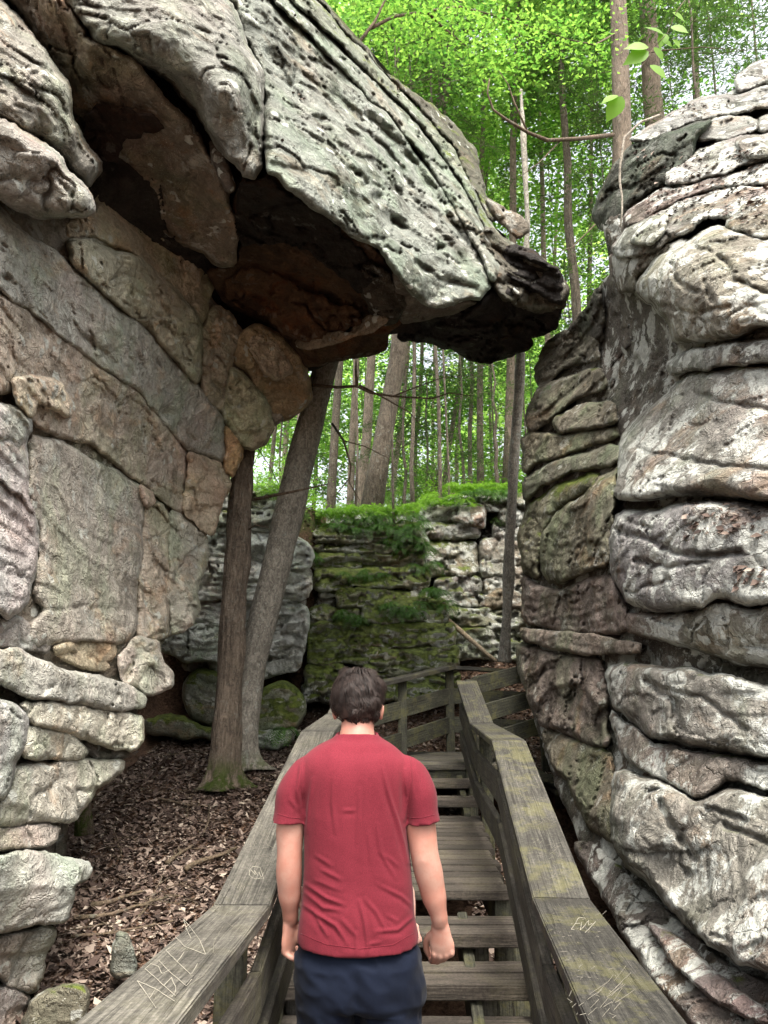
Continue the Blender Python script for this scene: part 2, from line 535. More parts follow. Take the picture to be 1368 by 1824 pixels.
    # orientation: faces must look at the camera
    a, b, c = pos[T[0, 0]], pos[T[0, 1]], pos[T[0, 2]]
    if np.dot(np.cross(b - a, c - a), a) > 0:
        T = T[:, ::-1]; be = be[:, ::-1]
    bv = np.unique(be)
    m1 = {v: i for i, v in enumerate(bv)}
    nb = len(bv); N = len(pos)
    cc = np.array([cx, cy])
    Vb = V[bv]
    shr = 1 - np.minimum(.25, 5.0 / (np.hypot(*(Vb - cc).T) + 1))
    ring1 = P(Vb[:, 0], Vb[:, 1], Yd[bv] + thick * .5)
    Vs = cc + (Vb - cc) * shr[:, None]
    ring2 = P(Vs[:, 0], Vs[:, 1], Yd[bv] + thick)
    cen = P(np.array([cx]), np.array([cy]), np.array([Yd.mean() + thick * 1.05]))
    allv = np.concatenate([pos, ring1, ring2, cen])
    faces = [tuple(t) for t in T.tolist()]
    ci = N + 2 * nb
    for a, b in be.tolist():
        i, j = m1[a], m1[b]
        faces.append((b, a, N + i, N + j))
        faces.append((N + j, N + i, N + nb + i, N + nb + j))
        faces.append((N + nb + j, N + nb + i, ci))
    o = mesh_obj(name, allv, faces, mat or M_ROCK, parent)
    j = 1 + rng.uniform(-tone, tone)
    col = tuple(c * (gain or (.60 if mat is M_ROCKR else .74)) for c in col)
    o.color = (col[0] * j, col[1] * j * (1 + rng.uniform(-.02, .02)), col[2] * j * (1 + rng.uniform(-.05, .05)), moss)
    return o

# ---- colours
GREY = (.33, .315, .285); TAN = (.37, .32, .25); PALE = (.44, .43, .38); GRN = (.36, .385, .34)
RUST = (.13, .075, .045); BLACK = (.06, .052, .046); PINK = (.33, .285, .265); DK = (.20, .18, .155)

def rocks_left():
    root = empty('rock_wall', (-2.4, 6.0, -1.6), 'tall pale grey and tan cliff of cracked slabs and ledges on the left of the path', 'rock wall')
    W = rbf([(-250, 100, 3.3), (-250, 900, 3.2), (-250, 1900, 3.3), (0, 400, 4.0), (0, 700, 4.1), (0, 1000, 4.25), (0, 1300, 4.3), (0, 1700, 4.5),
             (120, 430, 4.8), (250, 600, 6.0), (250, 1000, 6.4), (370, 1000, 7.7), (400, 800, 7.8), (480, 760, 8.0), (550, 700, 8.2),
             (545, 650, 8.1), (380, 500, 6.9), (250, 1270, 6.1), (300, 1200, 6.6), (160, 1580, 5.0), (120, 1640, 4.8), (215, 1370, 5.8), (100, 1250, 4.9)])
    B = lambda pts, off=0, **k: block(root, pts, W, off, **{'gain': 1.34, 'fs': 1.1, 'mat': M_ROCKL, **k})
    # core behind the joints; crevice shade is put into its dark colour
    B([(-250, 200), (0, 340), (120, 385), (300, 420), (375, 530), (430, 600), (535, 630), (540, 715), (475, 765), (425, 800), (395, 840), (372, 930), (355, 1000),
       (335, 1115), (285, 1140), (285, 1200), (240, 1225), (240, 1320), (200, 1370), (150, 1420), (110, 1460), (80, 1500), (90, 1530), (110, 1630),
       (80, 1650), (65, 1740), (30, 1775), (0, 1850), (-250, 1950)], .20, thick=1.2, R=14, roll=.1, name='rock_core', col=DK, step=7)
    B([(169, 317), (215, 307), (246, 333), (266, 379), (307, 425), (358, 461), (379, 507), (369, 553), (358, 578), (307, 512), (246, 461), (205, 440),
       (154, 420), (118, 425), (118, 394), (171, 379)], .12, col=TAN, tilt=(0, -.1))
    B([(115, 424), (154, 425), (205, 445), (246, 461), (287, 491), (328, 532), (353, 558), (358, 589), (355, 693), (307, 635), (266, 589), (220, 553),
       (195, 532), (154, 497), (123, 466)], -.12, col=(.36, .35, .27), R=34, roll=.3, moss=.1)
    B([(-250, 170), (0, 369), (31, 404), (102, 455), (148, 491), (169, 517), (220, 558), (266, 594), (307, 640), (353, 696), (394, 748), (399, 769),
       (402, 805), (394, 823), (358, 805), (333, 797), (312, 774), (276, 733), (246, 695), (205, 669), (154, 631), (107, 594), (0, 512), (-250, 330)],
      -.02, col=(.34, .335, .29), R=16, roll=.12, amp=.07, carve=[([(295, 735)], 13, .12), ([(322, 762), (345, 785)], 8, .08), ([(10, 495)], 9, .08), ([(150, 600), (175, 620), (205, 645)], 7, .07)])
    B([(-250, 338), (0, 517), (107, 600), (143, 621), (205, 675), (246, 700), (276, 738), (312, 780), (333, 803), (330, 850), (326, 915), (307, 902),
       (276, 876), (240, 851), (205, 825), (154, 789), (102, 774), (70, 760), (56, 740), (60, 700), (25, 690), (0, 700), (-250, 600)], .03, col=(.335, .285, .235),
      R=16, roll=.15, amp=.09)
    B([(335, 803), (358, 810), (394, 828), (410, 860), (408, 870), (386, 927), (381, 948), (369, 948), (328, 915), (332, 850)], -.05, col=(.42, .35, .25), R=20)
    B([(20, 672), (51, 667), (102, 677), (123, 718), (123, 741), (67, 713), (56, 748), (31, 723)], -.12, col=(.48, .41, .32), R=14)
    B([(370, 560), (384, 548), (410, 558), (430, 594), (430, 614), (415, 640), (410, 660), (399, 737), (379, 723), (361, 702), (358, 600)], .02, col=(.36, .32, .24), R=16)
    B([(409, 656), (435, 666), (476, 718), (486, 759), (471, 789), (450, 800), (435, 797), (409, 764), (399, 743), (404, 692)], -.05, col=(.36, .34, .25), R=26, roll=.25)
    B([(430, 590), (460, 575), (495, 590), (522, 615), (545, 652), (555, 702), (543, 728), (507, 746), (491, 743), (471, 718), (445, 666), (415, 640)],
      -.02, col=(.30, .23, .15), R=22, roll=.25, tilt=(0, .25))
    B([(440, 600), (470, 590), (500, 620), (520, 660), (490, 680), (460, 650)], -.2, col=(.36, .30, .22), R=12)
    B([(399, 758), (420, 774), (432, 805), (415, 851), (401, 842), (397, 815), (404, 795)], -.02, col=(.42, .27, .16), R=10)
    B([(51, 774), (102, 779), (154, 815), (205, 840), (251, 866), (271, 892), (256, 907), (251, 933), (251, 989), (243, 1060), (243, 1132), (215, 1145),
       (154, 1142), (102, 1145), (67, 1158), (46, 1142), (51, 1112), (77, 1086), (61, 1071), (67, 933), (46, 897)], 0, col=(.34, .31, .285), R=24, roll=.2, amp=.06, fs=.45, carve=[([(65, 935), (75, 1000), (60, 1080)], 5, .04), ([(70, 1090), (150, 1080), (235, 1090)], 4, .03)])
    B([(-250, 640), (0, 718), (31, 723), (56, 753), (46, 794), (46, 887), (67, 933), (67, 989), (51, 1060), (31, 1091), (15, 1104), (0, 1091), (-250, 1000)],
      -.1, col=(.36, .345, .33), R=24, roll=.2)
    B([(248, 862), (271, 875), (276, 895), (262, 905), (250, 890)], -.1, col=(.46, .36, .29), R=10)
    B([(256, 905), (287, 897), (302, 927), (302, 989), (297, 1060), (302, 1132), (261, 1142), (243, 1132), (246, 1050), (256, 979)], .05, col=(.40, .35, .28), R=16)
    B([(303, 905), (338, 927), (369, 953), (371, 989), (353, 1035), (348, 1101), (328, 1127), (304, 1127), (300, 1060), (304, 989)], .05, col=(.37, .355, .29), R=16)
    B([(0, 1105), (30, 1095), (60, 1120), (90, 1150), (85, 1165), (40, 1160), (0, 1150), (-250, 1110), (-250, 1010)], .1, col=(.25, .235, .21), R=12)
    B([(92, 1153), (113, 1142), (154, 1145), (205, 1147), (202, 1168), (179, 1178), (195, 1190), (150, 1195), (102, 1168)], .06, col=(.34, .29, .22), R=8, roll=.08, amp=.12)
    B([(-250, 1120), (0, 1160), (31, 1155), (67, 1175), (102, 1190), (154, 1201), (205, 1216), (230, 1221), (261, 1242), (256, 1262), (220, 1263), (154, 1258),
       (102, 1247), (41, 1239), (26, 1231), (0, 1216), (-250, 1200)], -.22, col=PALE, R=16, amp=.09, gain=1.0)
    B([(210, 1170), (225, 1155), (246, 1134), (282, 1144), (287, 1180), (307, 1201), (307, 1221), (266, 1237), (230, 1221), (215, 1206)], -.05, col=(.40, .385, .33), R=14)
    B([(38, 1252), (102, 1249), (154, 1262), (220, 1270), (256, 1278), (256, 1318), (240, 1334), (195, 1333), (148, 1313), (102, 1300), (51, 1285)], -.18, col=(.40, .38, .32), R=16)
    B([(36, 1293), (92, 1298), (138, 1313), (159, 1339), (148, 1357), (102, 1354), (36, 1349)], -.12, col=(.40, .38, .33), R=14)
    B([(148, 1315), (246, 1336), (220, 1350), (174, 1352), (154, 1339)], .1, col=DK, R=8)
    B([(-250, 1200), (0, 1249), (20, 1252), (49, 1272), (44, 1329), (26, 1359), (15, 1411), (0, 1426), (-250, 1420)], -.3, col=(.42, .415, .38), R=26, gain=1.0, roll=.25)
    B([(26, 1361), (102, 1356), (220, 1355), (215, 1375), (195, 1390), (169, 1405), (159, 1431), (133, 1462), (77, 1462), (0, 1472), (-250, 1500), (-250, 1430),
       (0, 1426), (15, 1411)], -.08, col=(.37, .35, .30), R=20, roll=.2)
    B([(-250, 1510), (0, 1477), (61, 1464), (107, 1472), (102, 1497), (77, 1508), (0, 1515), (-250, 1530)], -.05, col=(.36, .32, .28), R=12)
    B([(-250, 1560), (0, 1523), (51, 1515), (92, 1523), (154, 1533), (164, 1549), (159, 1564), (133, 1579), (128, 1615), (120, 1641), (77, 1646), (0, 1659),
       (-250, 1660)], -.25, col=(.42, .44, .38), R=12, gain=1.0, roll=.1, amp=.05)
    B([(-250, 1670), (0, 1666), (77, 1651), (100, 1654), (97, 1677), (82, 1697), (79, 1738), (61, 1769), (15, 1759), (0, 1738), (-250, 1760)], -.12, col=(.43, .43, .38), R=16, gain=1.0)
    B([(-250, 1765), (0, 1752), (51, 1774), (46, 1795), (20, 1840), (0, 1860), (-250, 2000)], -.1, col=(.44, .43, .40), R=16, gain=1.0)

def rocks_overhang():
    root = empty('rock_overhang', (0, 6.5, 3.4), 'huge grey overhanging ledge reaching across the top from the left, its underside dark and rusty', 'rock')
    def B(pts, an, **k):
        return block(root, pts, rbf(an), **{'sh': .3, 'mat': M_ROCK if k.get('col', GREY)[0] > k.get('col', GREY)[1] + .01 and k.get('col', GREY)[0] > .15 else (M_ROCKD if k.get('col', GREY)[0] < .16 and k.get('col', GREY)[0] > k.get('col', GREY)[1] + .004 else M_ROCKC), **k})
    # core, tinted near black to paint shade into the gaps between blocks
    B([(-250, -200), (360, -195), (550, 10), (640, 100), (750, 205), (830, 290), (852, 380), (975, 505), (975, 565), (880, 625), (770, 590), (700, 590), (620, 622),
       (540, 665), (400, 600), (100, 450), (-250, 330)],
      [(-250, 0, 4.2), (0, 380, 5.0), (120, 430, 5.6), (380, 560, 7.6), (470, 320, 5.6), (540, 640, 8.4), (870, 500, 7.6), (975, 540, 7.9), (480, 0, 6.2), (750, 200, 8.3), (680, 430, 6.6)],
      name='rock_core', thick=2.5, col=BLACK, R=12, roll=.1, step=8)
    B([(-250, -200), (-20, -80), (0, 0), (15, 15), (52, 56), (87, 107), (113, 138), (126, 174), (126, 210), (149, 251), (177, 287), (176, 307), (158, 335),
       (128, 312), (112, 287), (75, 255), (30, 230), (-250, 100)], [(-250, 0, 3.0), (0, 0, 3.9), (0, 230, 3.7), (125, 180, 4.1), (170, 310, 4.5)],
      col=(.37, .345, .30), R=42, roll=.55, thick=1, amp=.12)
    B([(-250, 120), (0, 215), (31, 230), (77, 256), (113, 287), (128, 312), (169, 358), (169, 379), (123, 389), (77, 389), (31, 373), (0, 353), (-250, 250)],
      [(-250, 180, 3.0), (0, 260, 3.6), (160, 370, 4.0), (60, 385, 3.9)], col=(.36, .34, .30), R=34, roll=.35, thick=.8)
    B([(10, 0), (-150, -200), (-40, -200), (107, 0), (128, 23), (153, 51), (153, 66), (200, 87), (240, 112), (271, 148), (307, 184), (348, 235), (368, 271), (389, 312),
       (409, 348), (410, 380), (425, 420), (420, 476), (389, 476), (358, 450), (317, 430), (286, 409), (256, 368), (246, 333), (215, 302), (179, 279), (148, 256),
       (128, 220), (123, 169), (102, 118), (61, 61), (31, 20)],
      [(-90, -200, 4.0), (100, 0, 4.1), (340, 235, 4.9), (410, 360, 5.5), (130, 200, 4.9), (250, 330, 5.6), (400, 470, 6.3), (30, 20, 4.4)],
      col=(.33, .27, .21), R=26, roll=.25, thick=1, amp=.12)
    # dark tar-coloured hollow in the lobe
    B([(150, 245), (158, 205), (185, 190), (205, 196), (235, 190), (262, 208), (292, 226), (275, 240), (258, 232), (240, 240), (224, 232), (212, 262), (204, 288), (180, 274), (160, 264)],
      [(160, 215, 4.82), (280, 215, 4.72), (200, 280, 5.12)], col=(.055, .035, .028), R=4, roll=.02, amp=.12, thick=.1, wob=6, mat=M_ROCKD)
    B([(107, 0), (-40, -200), (150, -200), (410, 0), (430, 60), (468, 128), (471, 170), (471, 246), (466, 297), (450, 322), (430, 312), (404, 276), (374, 240),
       (348, 200), (307, 153), (266, 118), (225, 92), (169, 72), (153, 51), (128, 15)],
      [(-40, -200, 3.9), (150, -200, 4.5), (410, 0, 4.9), (470, 170, 4.9), (460, 310, 4.75), (340, 190, 4.75), (130, 15, 4.1), (300, 60, 4.2), (400, 170, 4.3)],
      col=(.33, .335, .31), R=38, roll=.5, thick=1.2, amp=.13)
    B([(372, 250), (392, 262), (410, 300), (412, 345), (392, 318), (378, 285)], [(390, 300, 5.1)], col=(.2, .17, .14), R=10)
    # main bright face
    B([(150, -200), (290, -200), (485, 0), (540, 62), (600, 118), (655, 175), (700, 220), (755, 290), (795, 350), (838, 425), (868, 484), (873, 512), (857, 532),
       (835, 528), (791, 548), (760, 545), (729, 520), (700, 482), (668, 437), (610, 407), (560, 372), (530, 347), (500, 318), (478, 306), (473, 250), (474, 170), (470, 128), (432, 60), (413, 0)],
      [(413, 0, 5.1), (150, -200, 4.8), (290, -200, 5.4), (480, 0, 5.5), (470, 300, 4.6), (600, 395, 5.2), (700, 470, 5.6), (870, 510, 6.35), (750, 530, 5.9), (755, 290, 6.7), (600, 118, 6.1), (620, 300, 5.45)],
      col=(.35, .38, .345), R=26, roll=.30, thick=1.2, amp=.15, sh=.5, fs=.8,
      carve=[([(600, 165), (655, 225), (700, 285), (730, 330)], 7, .10), ([(655, 205), (715, 262), (765, 325), (805, 395), (850, 460)], 9, .16), ([(690, 330), (740, 370), (790, 420), (830, 470)], 6, .07),
             ([(572, 214)], 9, .16), ([(560, 208)], 6, .1), ([(636, 310)], 8, .14), ([(650, 330)], 6, .12), ([(672, 352)], 10, .14), ([(700, 395)], 12, .16), ([(718, 405)], 8, .12), ([(625, 300)], 5, .1),
             ([(690, 385), (712, 400)], 8, .1), ([(745, 360)], 7, .1), ([(785, 440)], 8, .12), ([(760, 480)], 9, .12), ([(480, 90), (500, 130), (520, 150)], 7, .08), ([(540, 130), (580, 170), (640, 260)], 5, .06), ([(740, 470), (790, 500), (850, 510)], 6, .08)])
    B([(700, 482), (729, 500), (760, 520), (800, 545), (835, 530), (850, 540), (800, 560), (740, 570), (715, 575), (705, 540)], [(700, 500, 6.0), (830, 550, 6.6), (720, 570, 6.9)],
      col=(.2, .175, .15), R=14, roll=.2)
    # ribbed bands above it
    B([(290, -200), (330, -200), (520, 0), (590, 70), (660, 140), (720, 200), (780, 270), (825, 340), (870, 420), (895, 470), (878, 505), (870, 480), (840, 420), (798, 348),
       (758, 286), (702, 214), (657, 168), (602, 112), (543, 56), (490, 0)], [(300, -200, 5.5), (520, 0, 5.9), (720, 200, 7.1), (890, 470, 6.8), (660, 160, 6.5), (500, 0, 5.6)],
      col=(.34, .37, .32), R=11, roll=.3, thick=1, amp=.16, moss=.08)
    B([(330, -200), (365, -200), (560, 0), (625, 70), (690, 140), (745, 195), (800, 255), (840, 330), (872, 395), (900, 440), (894, 462), (868, 415), (828, 336), (784, 266),
       (724, 196), (664, 136), (594, 66), (524, 0)], [(350, -200, 5.8), (560, 0, 6.2), (745, 195, 7.5), (900, 440, 7.2)], col=(.30, .33, .26), R=9, roll=.3, thick=1, amp=.14, moss=.36)
    B([(365, -200), (390, -200), (575, 0), (624, 66), (655, 87), (670, 118), (709, 143), (770, 190), (816, 230), (847, 276), (862, 348), (885, 385), (872, 392), (842, 328),
       (802, 252), (748, 192), (694, 136), (630, 68), (564, 0)], [(380, -200, 6.0), (575, 0, 6.5), (770, 190, 7.9), (880, 385, 7.6)], col=(.17, .165, .13), R=10, roll=.25, thick=1.4, amp=.14, moss=.36)
    B([(866, 352), (888, 368), (939, 394), (944, 410), (924, 425), (905, 412), (880, 385)], [(900, 390, 7.5)], col=(.24, .21, .16), R=9, roll=.15, moss=.1)
    # black blocky nose
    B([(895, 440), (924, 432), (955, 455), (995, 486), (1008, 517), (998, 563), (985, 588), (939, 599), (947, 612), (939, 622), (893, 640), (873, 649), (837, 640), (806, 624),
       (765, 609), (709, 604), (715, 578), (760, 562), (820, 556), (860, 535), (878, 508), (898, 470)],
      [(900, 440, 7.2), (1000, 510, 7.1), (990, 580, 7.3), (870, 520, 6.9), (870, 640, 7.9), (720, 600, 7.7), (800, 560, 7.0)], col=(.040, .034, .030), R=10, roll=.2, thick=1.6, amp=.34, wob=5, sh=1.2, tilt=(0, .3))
    B([(896, 436), (930, 440), (965, 466), (992, 490), (960, 492), (915, 474)], [(896, 436, 7.2), (990, 490, 7.1), (930, 480, 6.95)], col=(.19, .165, .135), R=8, amp=.2)
    B([(842, 432), (872, 402), (905, 428), (955, 460), (1000, 492), (1011, 520), (1000, 548), (965, 556), (930, 545), (900, 538), (876, 512), (868, 484)],
      [(860, 430, 6.75), (905, 430, 7.0), (1005, 505, 6.95), (960, 555, 7.1), (880, 510, 6.6)], col=(.165, .15, .125), R=16, roll=.4, thick=.6, amp=.2, wob=4, mat=M_ROCK, sh=.9,
      carve=[([(880, 440), (930, 480), (990, 520)], 5, .1), ([(900, 500), (950, 520)], 5, .08)])
    # rusty ceiling
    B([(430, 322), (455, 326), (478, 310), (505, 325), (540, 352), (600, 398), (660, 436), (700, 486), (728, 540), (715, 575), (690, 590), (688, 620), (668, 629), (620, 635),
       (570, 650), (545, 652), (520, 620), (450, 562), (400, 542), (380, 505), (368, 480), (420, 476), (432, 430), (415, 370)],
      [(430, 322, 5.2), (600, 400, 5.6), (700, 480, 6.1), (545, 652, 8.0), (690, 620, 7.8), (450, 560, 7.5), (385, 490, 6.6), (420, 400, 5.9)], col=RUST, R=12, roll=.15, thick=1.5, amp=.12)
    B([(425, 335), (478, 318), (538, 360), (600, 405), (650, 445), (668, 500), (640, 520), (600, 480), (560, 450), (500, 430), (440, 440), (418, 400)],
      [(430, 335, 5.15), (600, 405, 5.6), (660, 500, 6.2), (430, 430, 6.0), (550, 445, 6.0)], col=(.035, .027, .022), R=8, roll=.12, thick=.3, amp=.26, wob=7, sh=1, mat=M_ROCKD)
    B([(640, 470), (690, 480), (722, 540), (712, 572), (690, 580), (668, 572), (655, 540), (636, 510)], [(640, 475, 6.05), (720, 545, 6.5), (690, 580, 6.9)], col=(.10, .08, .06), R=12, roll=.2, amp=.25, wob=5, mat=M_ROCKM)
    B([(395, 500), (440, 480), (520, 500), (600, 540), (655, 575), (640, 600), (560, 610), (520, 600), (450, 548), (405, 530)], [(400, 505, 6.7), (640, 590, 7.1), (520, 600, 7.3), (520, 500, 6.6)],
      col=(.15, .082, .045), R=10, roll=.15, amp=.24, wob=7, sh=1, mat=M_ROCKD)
    B([(655, 562), (690, 568), (676, 580), (640, 598), (595, 610), (540, 622), (528, 610), (575, 598), (640, 590)], [(540, 615, 7.35), (680, 572, 6.75)], col=(.34, .27, .20), R=6, roll=.03, thick=.1, amp=.03)

def rocks_right():
    root = empty('rock_pillar', (1.9, 5.0, -1.8), 'weathered layered rock mass with white lichen beside the right handrail', 'rock pillar')
    W = rbf([(925, 900, 7.6), (930, 1150, 7.3), (965, 1300, 6.6), (1010, 1500, 5.3), (940, 700, 7.8), (1000, 590, 7.8), (1060, 400, 6.4), (1100, 900, 5.3), (1090, 1060, 5.2),
             (1085, 1250, 5.2), (1090, 1450, 4.6), (1200, 900, 4.5), (1368, 900, 3.9), (1620, 900, 3.2), (1368, 1250, 3.7), (1620, 1250, 3.0), (1368, 1600, 3.2), (1620, 1700, 2.5),
             (1200, 1600, 3.9), (1100, 1640, 4.0), (1200, 1780, 3.1), (1130, 500, 5.6), (1250, 500, 4.6), (1368, 500, 4.3), (1620, 500, 3.7), (1200, 620, 5.1), (1180, 230, 6.5), (1368, 120, 6.6),
             (1368, 300, 5.2), (1250, 330, 5.6), (1620, 200, 5.0)])
    B = lambda pts, off=0, **k: block(root, pts, W, off, **{'mat': M_ROCKR, **k})
    B([(1070, 390), (1120, 290), (1190, 220), (1290, 170), (1368, 125), (1620, 40), (1620, 1950), (1300, 1900), (1230, 1810), (1150, 1710), (1100, 1620), (1040, 1510), (1010, 1440), (985, 1370),
       (960, 1300), (945, 1240), (932, 1190), (940, 1100), (935, 1000), (936, 900), (940, 800), (965, 690), (990, 610), (1035, 580), (1065, 520), (1100, 470)], .24,
      name='rock_core', thick=1.8, col=DK, R=12, step=8)  # backing rock; the darkness of the crevices is painted into its colour
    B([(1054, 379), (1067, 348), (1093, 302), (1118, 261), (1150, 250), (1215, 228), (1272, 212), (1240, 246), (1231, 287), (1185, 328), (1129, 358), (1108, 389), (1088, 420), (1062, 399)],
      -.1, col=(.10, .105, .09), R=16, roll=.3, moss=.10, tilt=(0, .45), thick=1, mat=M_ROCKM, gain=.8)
    B([(1120, 250), (1144, 236), (1180, 210), (1256, 174), (1318, 172), (1368, 148), (1620, 110), (1620, 185), (1368, 190), (1282, 208), (1210, 226), (1150, 252)], -.15, col=(.38, .38, .34), R=10, roll=.2, tilt=(0, -.4))  # upper part of the dark cap, its lit top put into a paler colour
    B([(1310, 138), (1328, 123), (1368, 106), (1620, 20), (1620, 120), (1368, 148), (1313, 164)], 0, col=(.44, .43, .41), R=10, roll=.25)
    B([(1239, 222), (1272, 209), (1349, 210), (1349, 230), (1308, 246), (1241, 256)], -.2, col=(.47, .46, .43), R=12, roll=.3)
    B([(1352, 205), (1620, 190), (1620, 235), (1352, 236)], -.2, col=PALE, R=10)
    B([(1185, 312), (1210, 287), (1256, 261), (1313, 238), (1368, 238), (1620, 235), (1620, 300), (1368, 281), (1308, 302), (1231, 326), (1185, 328)], -.18, col=(.46, .445, .41), R=12, roll=.28)
    B([(1308, 252), (1345, 244), (1368, 262), (1368, 278), (1325, 280)], -.32, col=(.3, .27, .24), R=10)
    B([(1113, 382), (1180, 335), (1231, 329), (1308, 304), (1368, 290), (1620, 290), (1620, 330), (1368, 326), (1282, 333), (1210, 357), (1170, 382), (1113, 405)], -.12, col=(.34, .28, .235), R=9, roll=.3)
    B([(1088, 445), (1118, 405), (1170, 384), (1210, 360), (1272, 340), (1368, 331), (1620, 325), (1620, 380), (1368, 389), (1297, 394), (1256, 384), (1221, 415), (1170, 445), (1103, 461)],
      -.2, col=(.40, .375, .33), R=12, roll=.32, amp=.12)
    B([(1120, 430), (1150, 398), (1190, 380), (1185, 410), (1160, 435)], -.42, col=(.44, .42, .38), R=10)
    B([(1292, 399), (1328, 360), (1368, 350), (1620, 345), (1620, 430), (1368, 424), (1313, 415)], -.3, col=(.36, .34, .29), R=12, roll=.3)
    B([(1088, 452), (1159, 442), (1221, 425), (1221, 450), (1170, 461), (1134, 491), (1139, 517), (1103, 522), (1095, 491)], -.08, col=(.33, .29, .24), R=14, roll=.3)
    B([(1134, 502), (1170, 455), (1226, 425), (1272, 399), (1303, 404), (1368, 427), (1620, 433), (1620, 570), (1368, 578), (1308, 604), (1246, 609), (1200, 609), (1195, 578), (1164, 542),
       (1134, 527)], -.28, col=(.43, .405, .345), R=32, roll=.6, thick=1, amp=.14, carve=[([(1195, 470), (1205, 500), (1240, 520)], 4, .07), ([(1240, 440), (1290, 460), (1310, 500), (1368, 520)], 4, .06), ([(1255, 500), (1270, 540)], 4, .06), ([(1160, 540), (1230, 560), (1300, 545)], 4, .05)])
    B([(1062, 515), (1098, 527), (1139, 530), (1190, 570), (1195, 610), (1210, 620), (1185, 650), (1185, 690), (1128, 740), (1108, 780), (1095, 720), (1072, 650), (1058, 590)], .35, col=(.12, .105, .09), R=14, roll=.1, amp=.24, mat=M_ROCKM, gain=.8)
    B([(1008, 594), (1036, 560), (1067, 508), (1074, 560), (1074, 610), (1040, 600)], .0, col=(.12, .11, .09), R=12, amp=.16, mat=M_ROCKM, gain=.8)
    B([(1185, 650), (1226, 624), (1333, 609), (1620, 600), (1620, 638), (1368, 643), (1282, 650), (1200, 668)], -.18, col=(.40, .395, .36), R=12, roll=.35)
    B([(1103, 805), (1113, 769), (1128, 748), (1180, 707), (1210, 677), (1231, 660), (1308, 655), (1368, 648), (1620, 642), (1620, 900), (1368, 892), (1282, 879), (1205, 885), (1128, 892),
       (1095, 885), (1103, 846)], -.28, col=(.40, .39, .35), R=40, roll=.6, thick=1, amp=.11, moss=.12, tilt=(0, -.15), sh=.6, carve=[([(1130, 800), (1200, 815), (1290, 830), (1368, 835)], 4, .05), ([(1240, 700), (1300, 720), (1368, 730)], 5, .05)])
    B([(1088, 953), (1098, 912), (1180, 905), (1282, 892), (1368, 902), (1620, 910), (1620, 1090), (1368, 1076), (1333, 1081), (1282, 1066), (1246, 1086), (1169, 1089), (1118, 1076),
       (1098, 1035), (1088, 999)], -.3, col=(.44, .42, .40), R=34, roll=.5, thick=1, amp=.15, carve=[([(1095, 945), (1140, 955), (1200, 985), (1250, 990), (1320, 985)], 5, .09), ([(1130, 1000), (1190, 1010), (1260, 1000)], 4, .06), ([(1110, 925), (1160, 940)], 4, .06)])
    B([(1113, 1094), (1169, 1096), (1246, 1092), (1282, 1072), (1333, 1087), (1368, 1081), (1620, 1095), (1620, 1200), (1368, 1187), (1323, 1187), (1256, 1161), (1180, 1140), (1118, 1125)],
      -.1, col=(.42, .37, .33), R=24, roll=.35, thick=1, tilt=(0, .15))
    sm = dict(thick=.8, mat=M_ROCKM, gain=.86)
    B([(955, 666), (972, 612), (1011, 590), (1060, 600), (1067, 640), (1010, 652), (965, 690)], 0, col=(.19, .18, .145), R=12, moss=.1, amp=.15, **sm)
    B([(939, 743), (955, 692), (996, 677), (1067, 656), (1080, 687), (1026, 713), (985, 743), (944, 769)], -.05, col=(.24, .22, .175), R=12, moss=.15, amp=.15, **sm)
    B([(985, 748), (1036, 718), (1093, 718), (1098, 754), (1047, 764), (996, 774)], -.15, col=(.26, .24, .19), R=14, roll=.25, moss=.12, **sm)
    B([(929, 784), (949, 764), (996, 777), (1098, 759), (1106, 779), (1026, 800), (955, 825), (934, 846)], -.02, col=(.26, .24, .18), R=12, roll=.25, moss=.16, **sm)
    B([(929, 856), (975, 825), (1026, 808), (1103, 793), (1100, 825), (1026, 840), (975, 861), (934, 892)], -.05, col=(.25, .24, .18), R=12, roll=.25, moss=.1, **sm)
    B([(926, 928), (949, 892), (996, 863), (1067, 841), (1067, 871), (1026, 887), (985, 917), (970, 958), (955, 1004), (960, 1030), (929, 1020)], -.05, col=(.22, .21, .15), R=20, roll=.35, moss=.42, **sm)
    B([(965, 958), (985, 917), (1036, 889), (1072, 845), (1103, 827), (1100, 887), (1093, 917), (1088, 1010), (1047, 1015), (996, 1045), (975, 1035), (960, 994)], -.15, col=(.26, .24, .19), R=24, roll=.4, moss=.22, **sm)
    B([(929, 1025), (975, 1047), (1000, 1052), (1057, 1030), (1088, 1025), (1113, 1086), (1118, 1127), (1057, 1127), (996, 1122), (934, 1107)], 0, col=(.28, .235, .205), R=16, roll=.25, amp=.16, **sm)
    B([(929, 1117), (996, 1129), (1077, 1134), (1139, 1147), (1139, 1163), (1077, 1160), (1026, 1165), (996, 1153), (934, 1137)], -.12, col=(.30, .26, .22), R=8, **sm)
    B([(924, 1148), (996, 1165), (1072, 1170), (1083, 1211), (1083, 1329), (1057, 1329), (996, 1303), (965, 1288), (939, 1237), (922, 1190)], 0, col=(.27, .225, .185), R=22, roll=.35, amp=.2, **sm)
    B([(965, 1300), (996, 1310), (1083, 1339), (1093, 1370), (1093, 1503), (1057, 1482), (1026, 1431), (1016, 1395), (985, 1365)], .05, col=(.25, .22, .16), R=18, roll=.3, moss=.1, **sm)
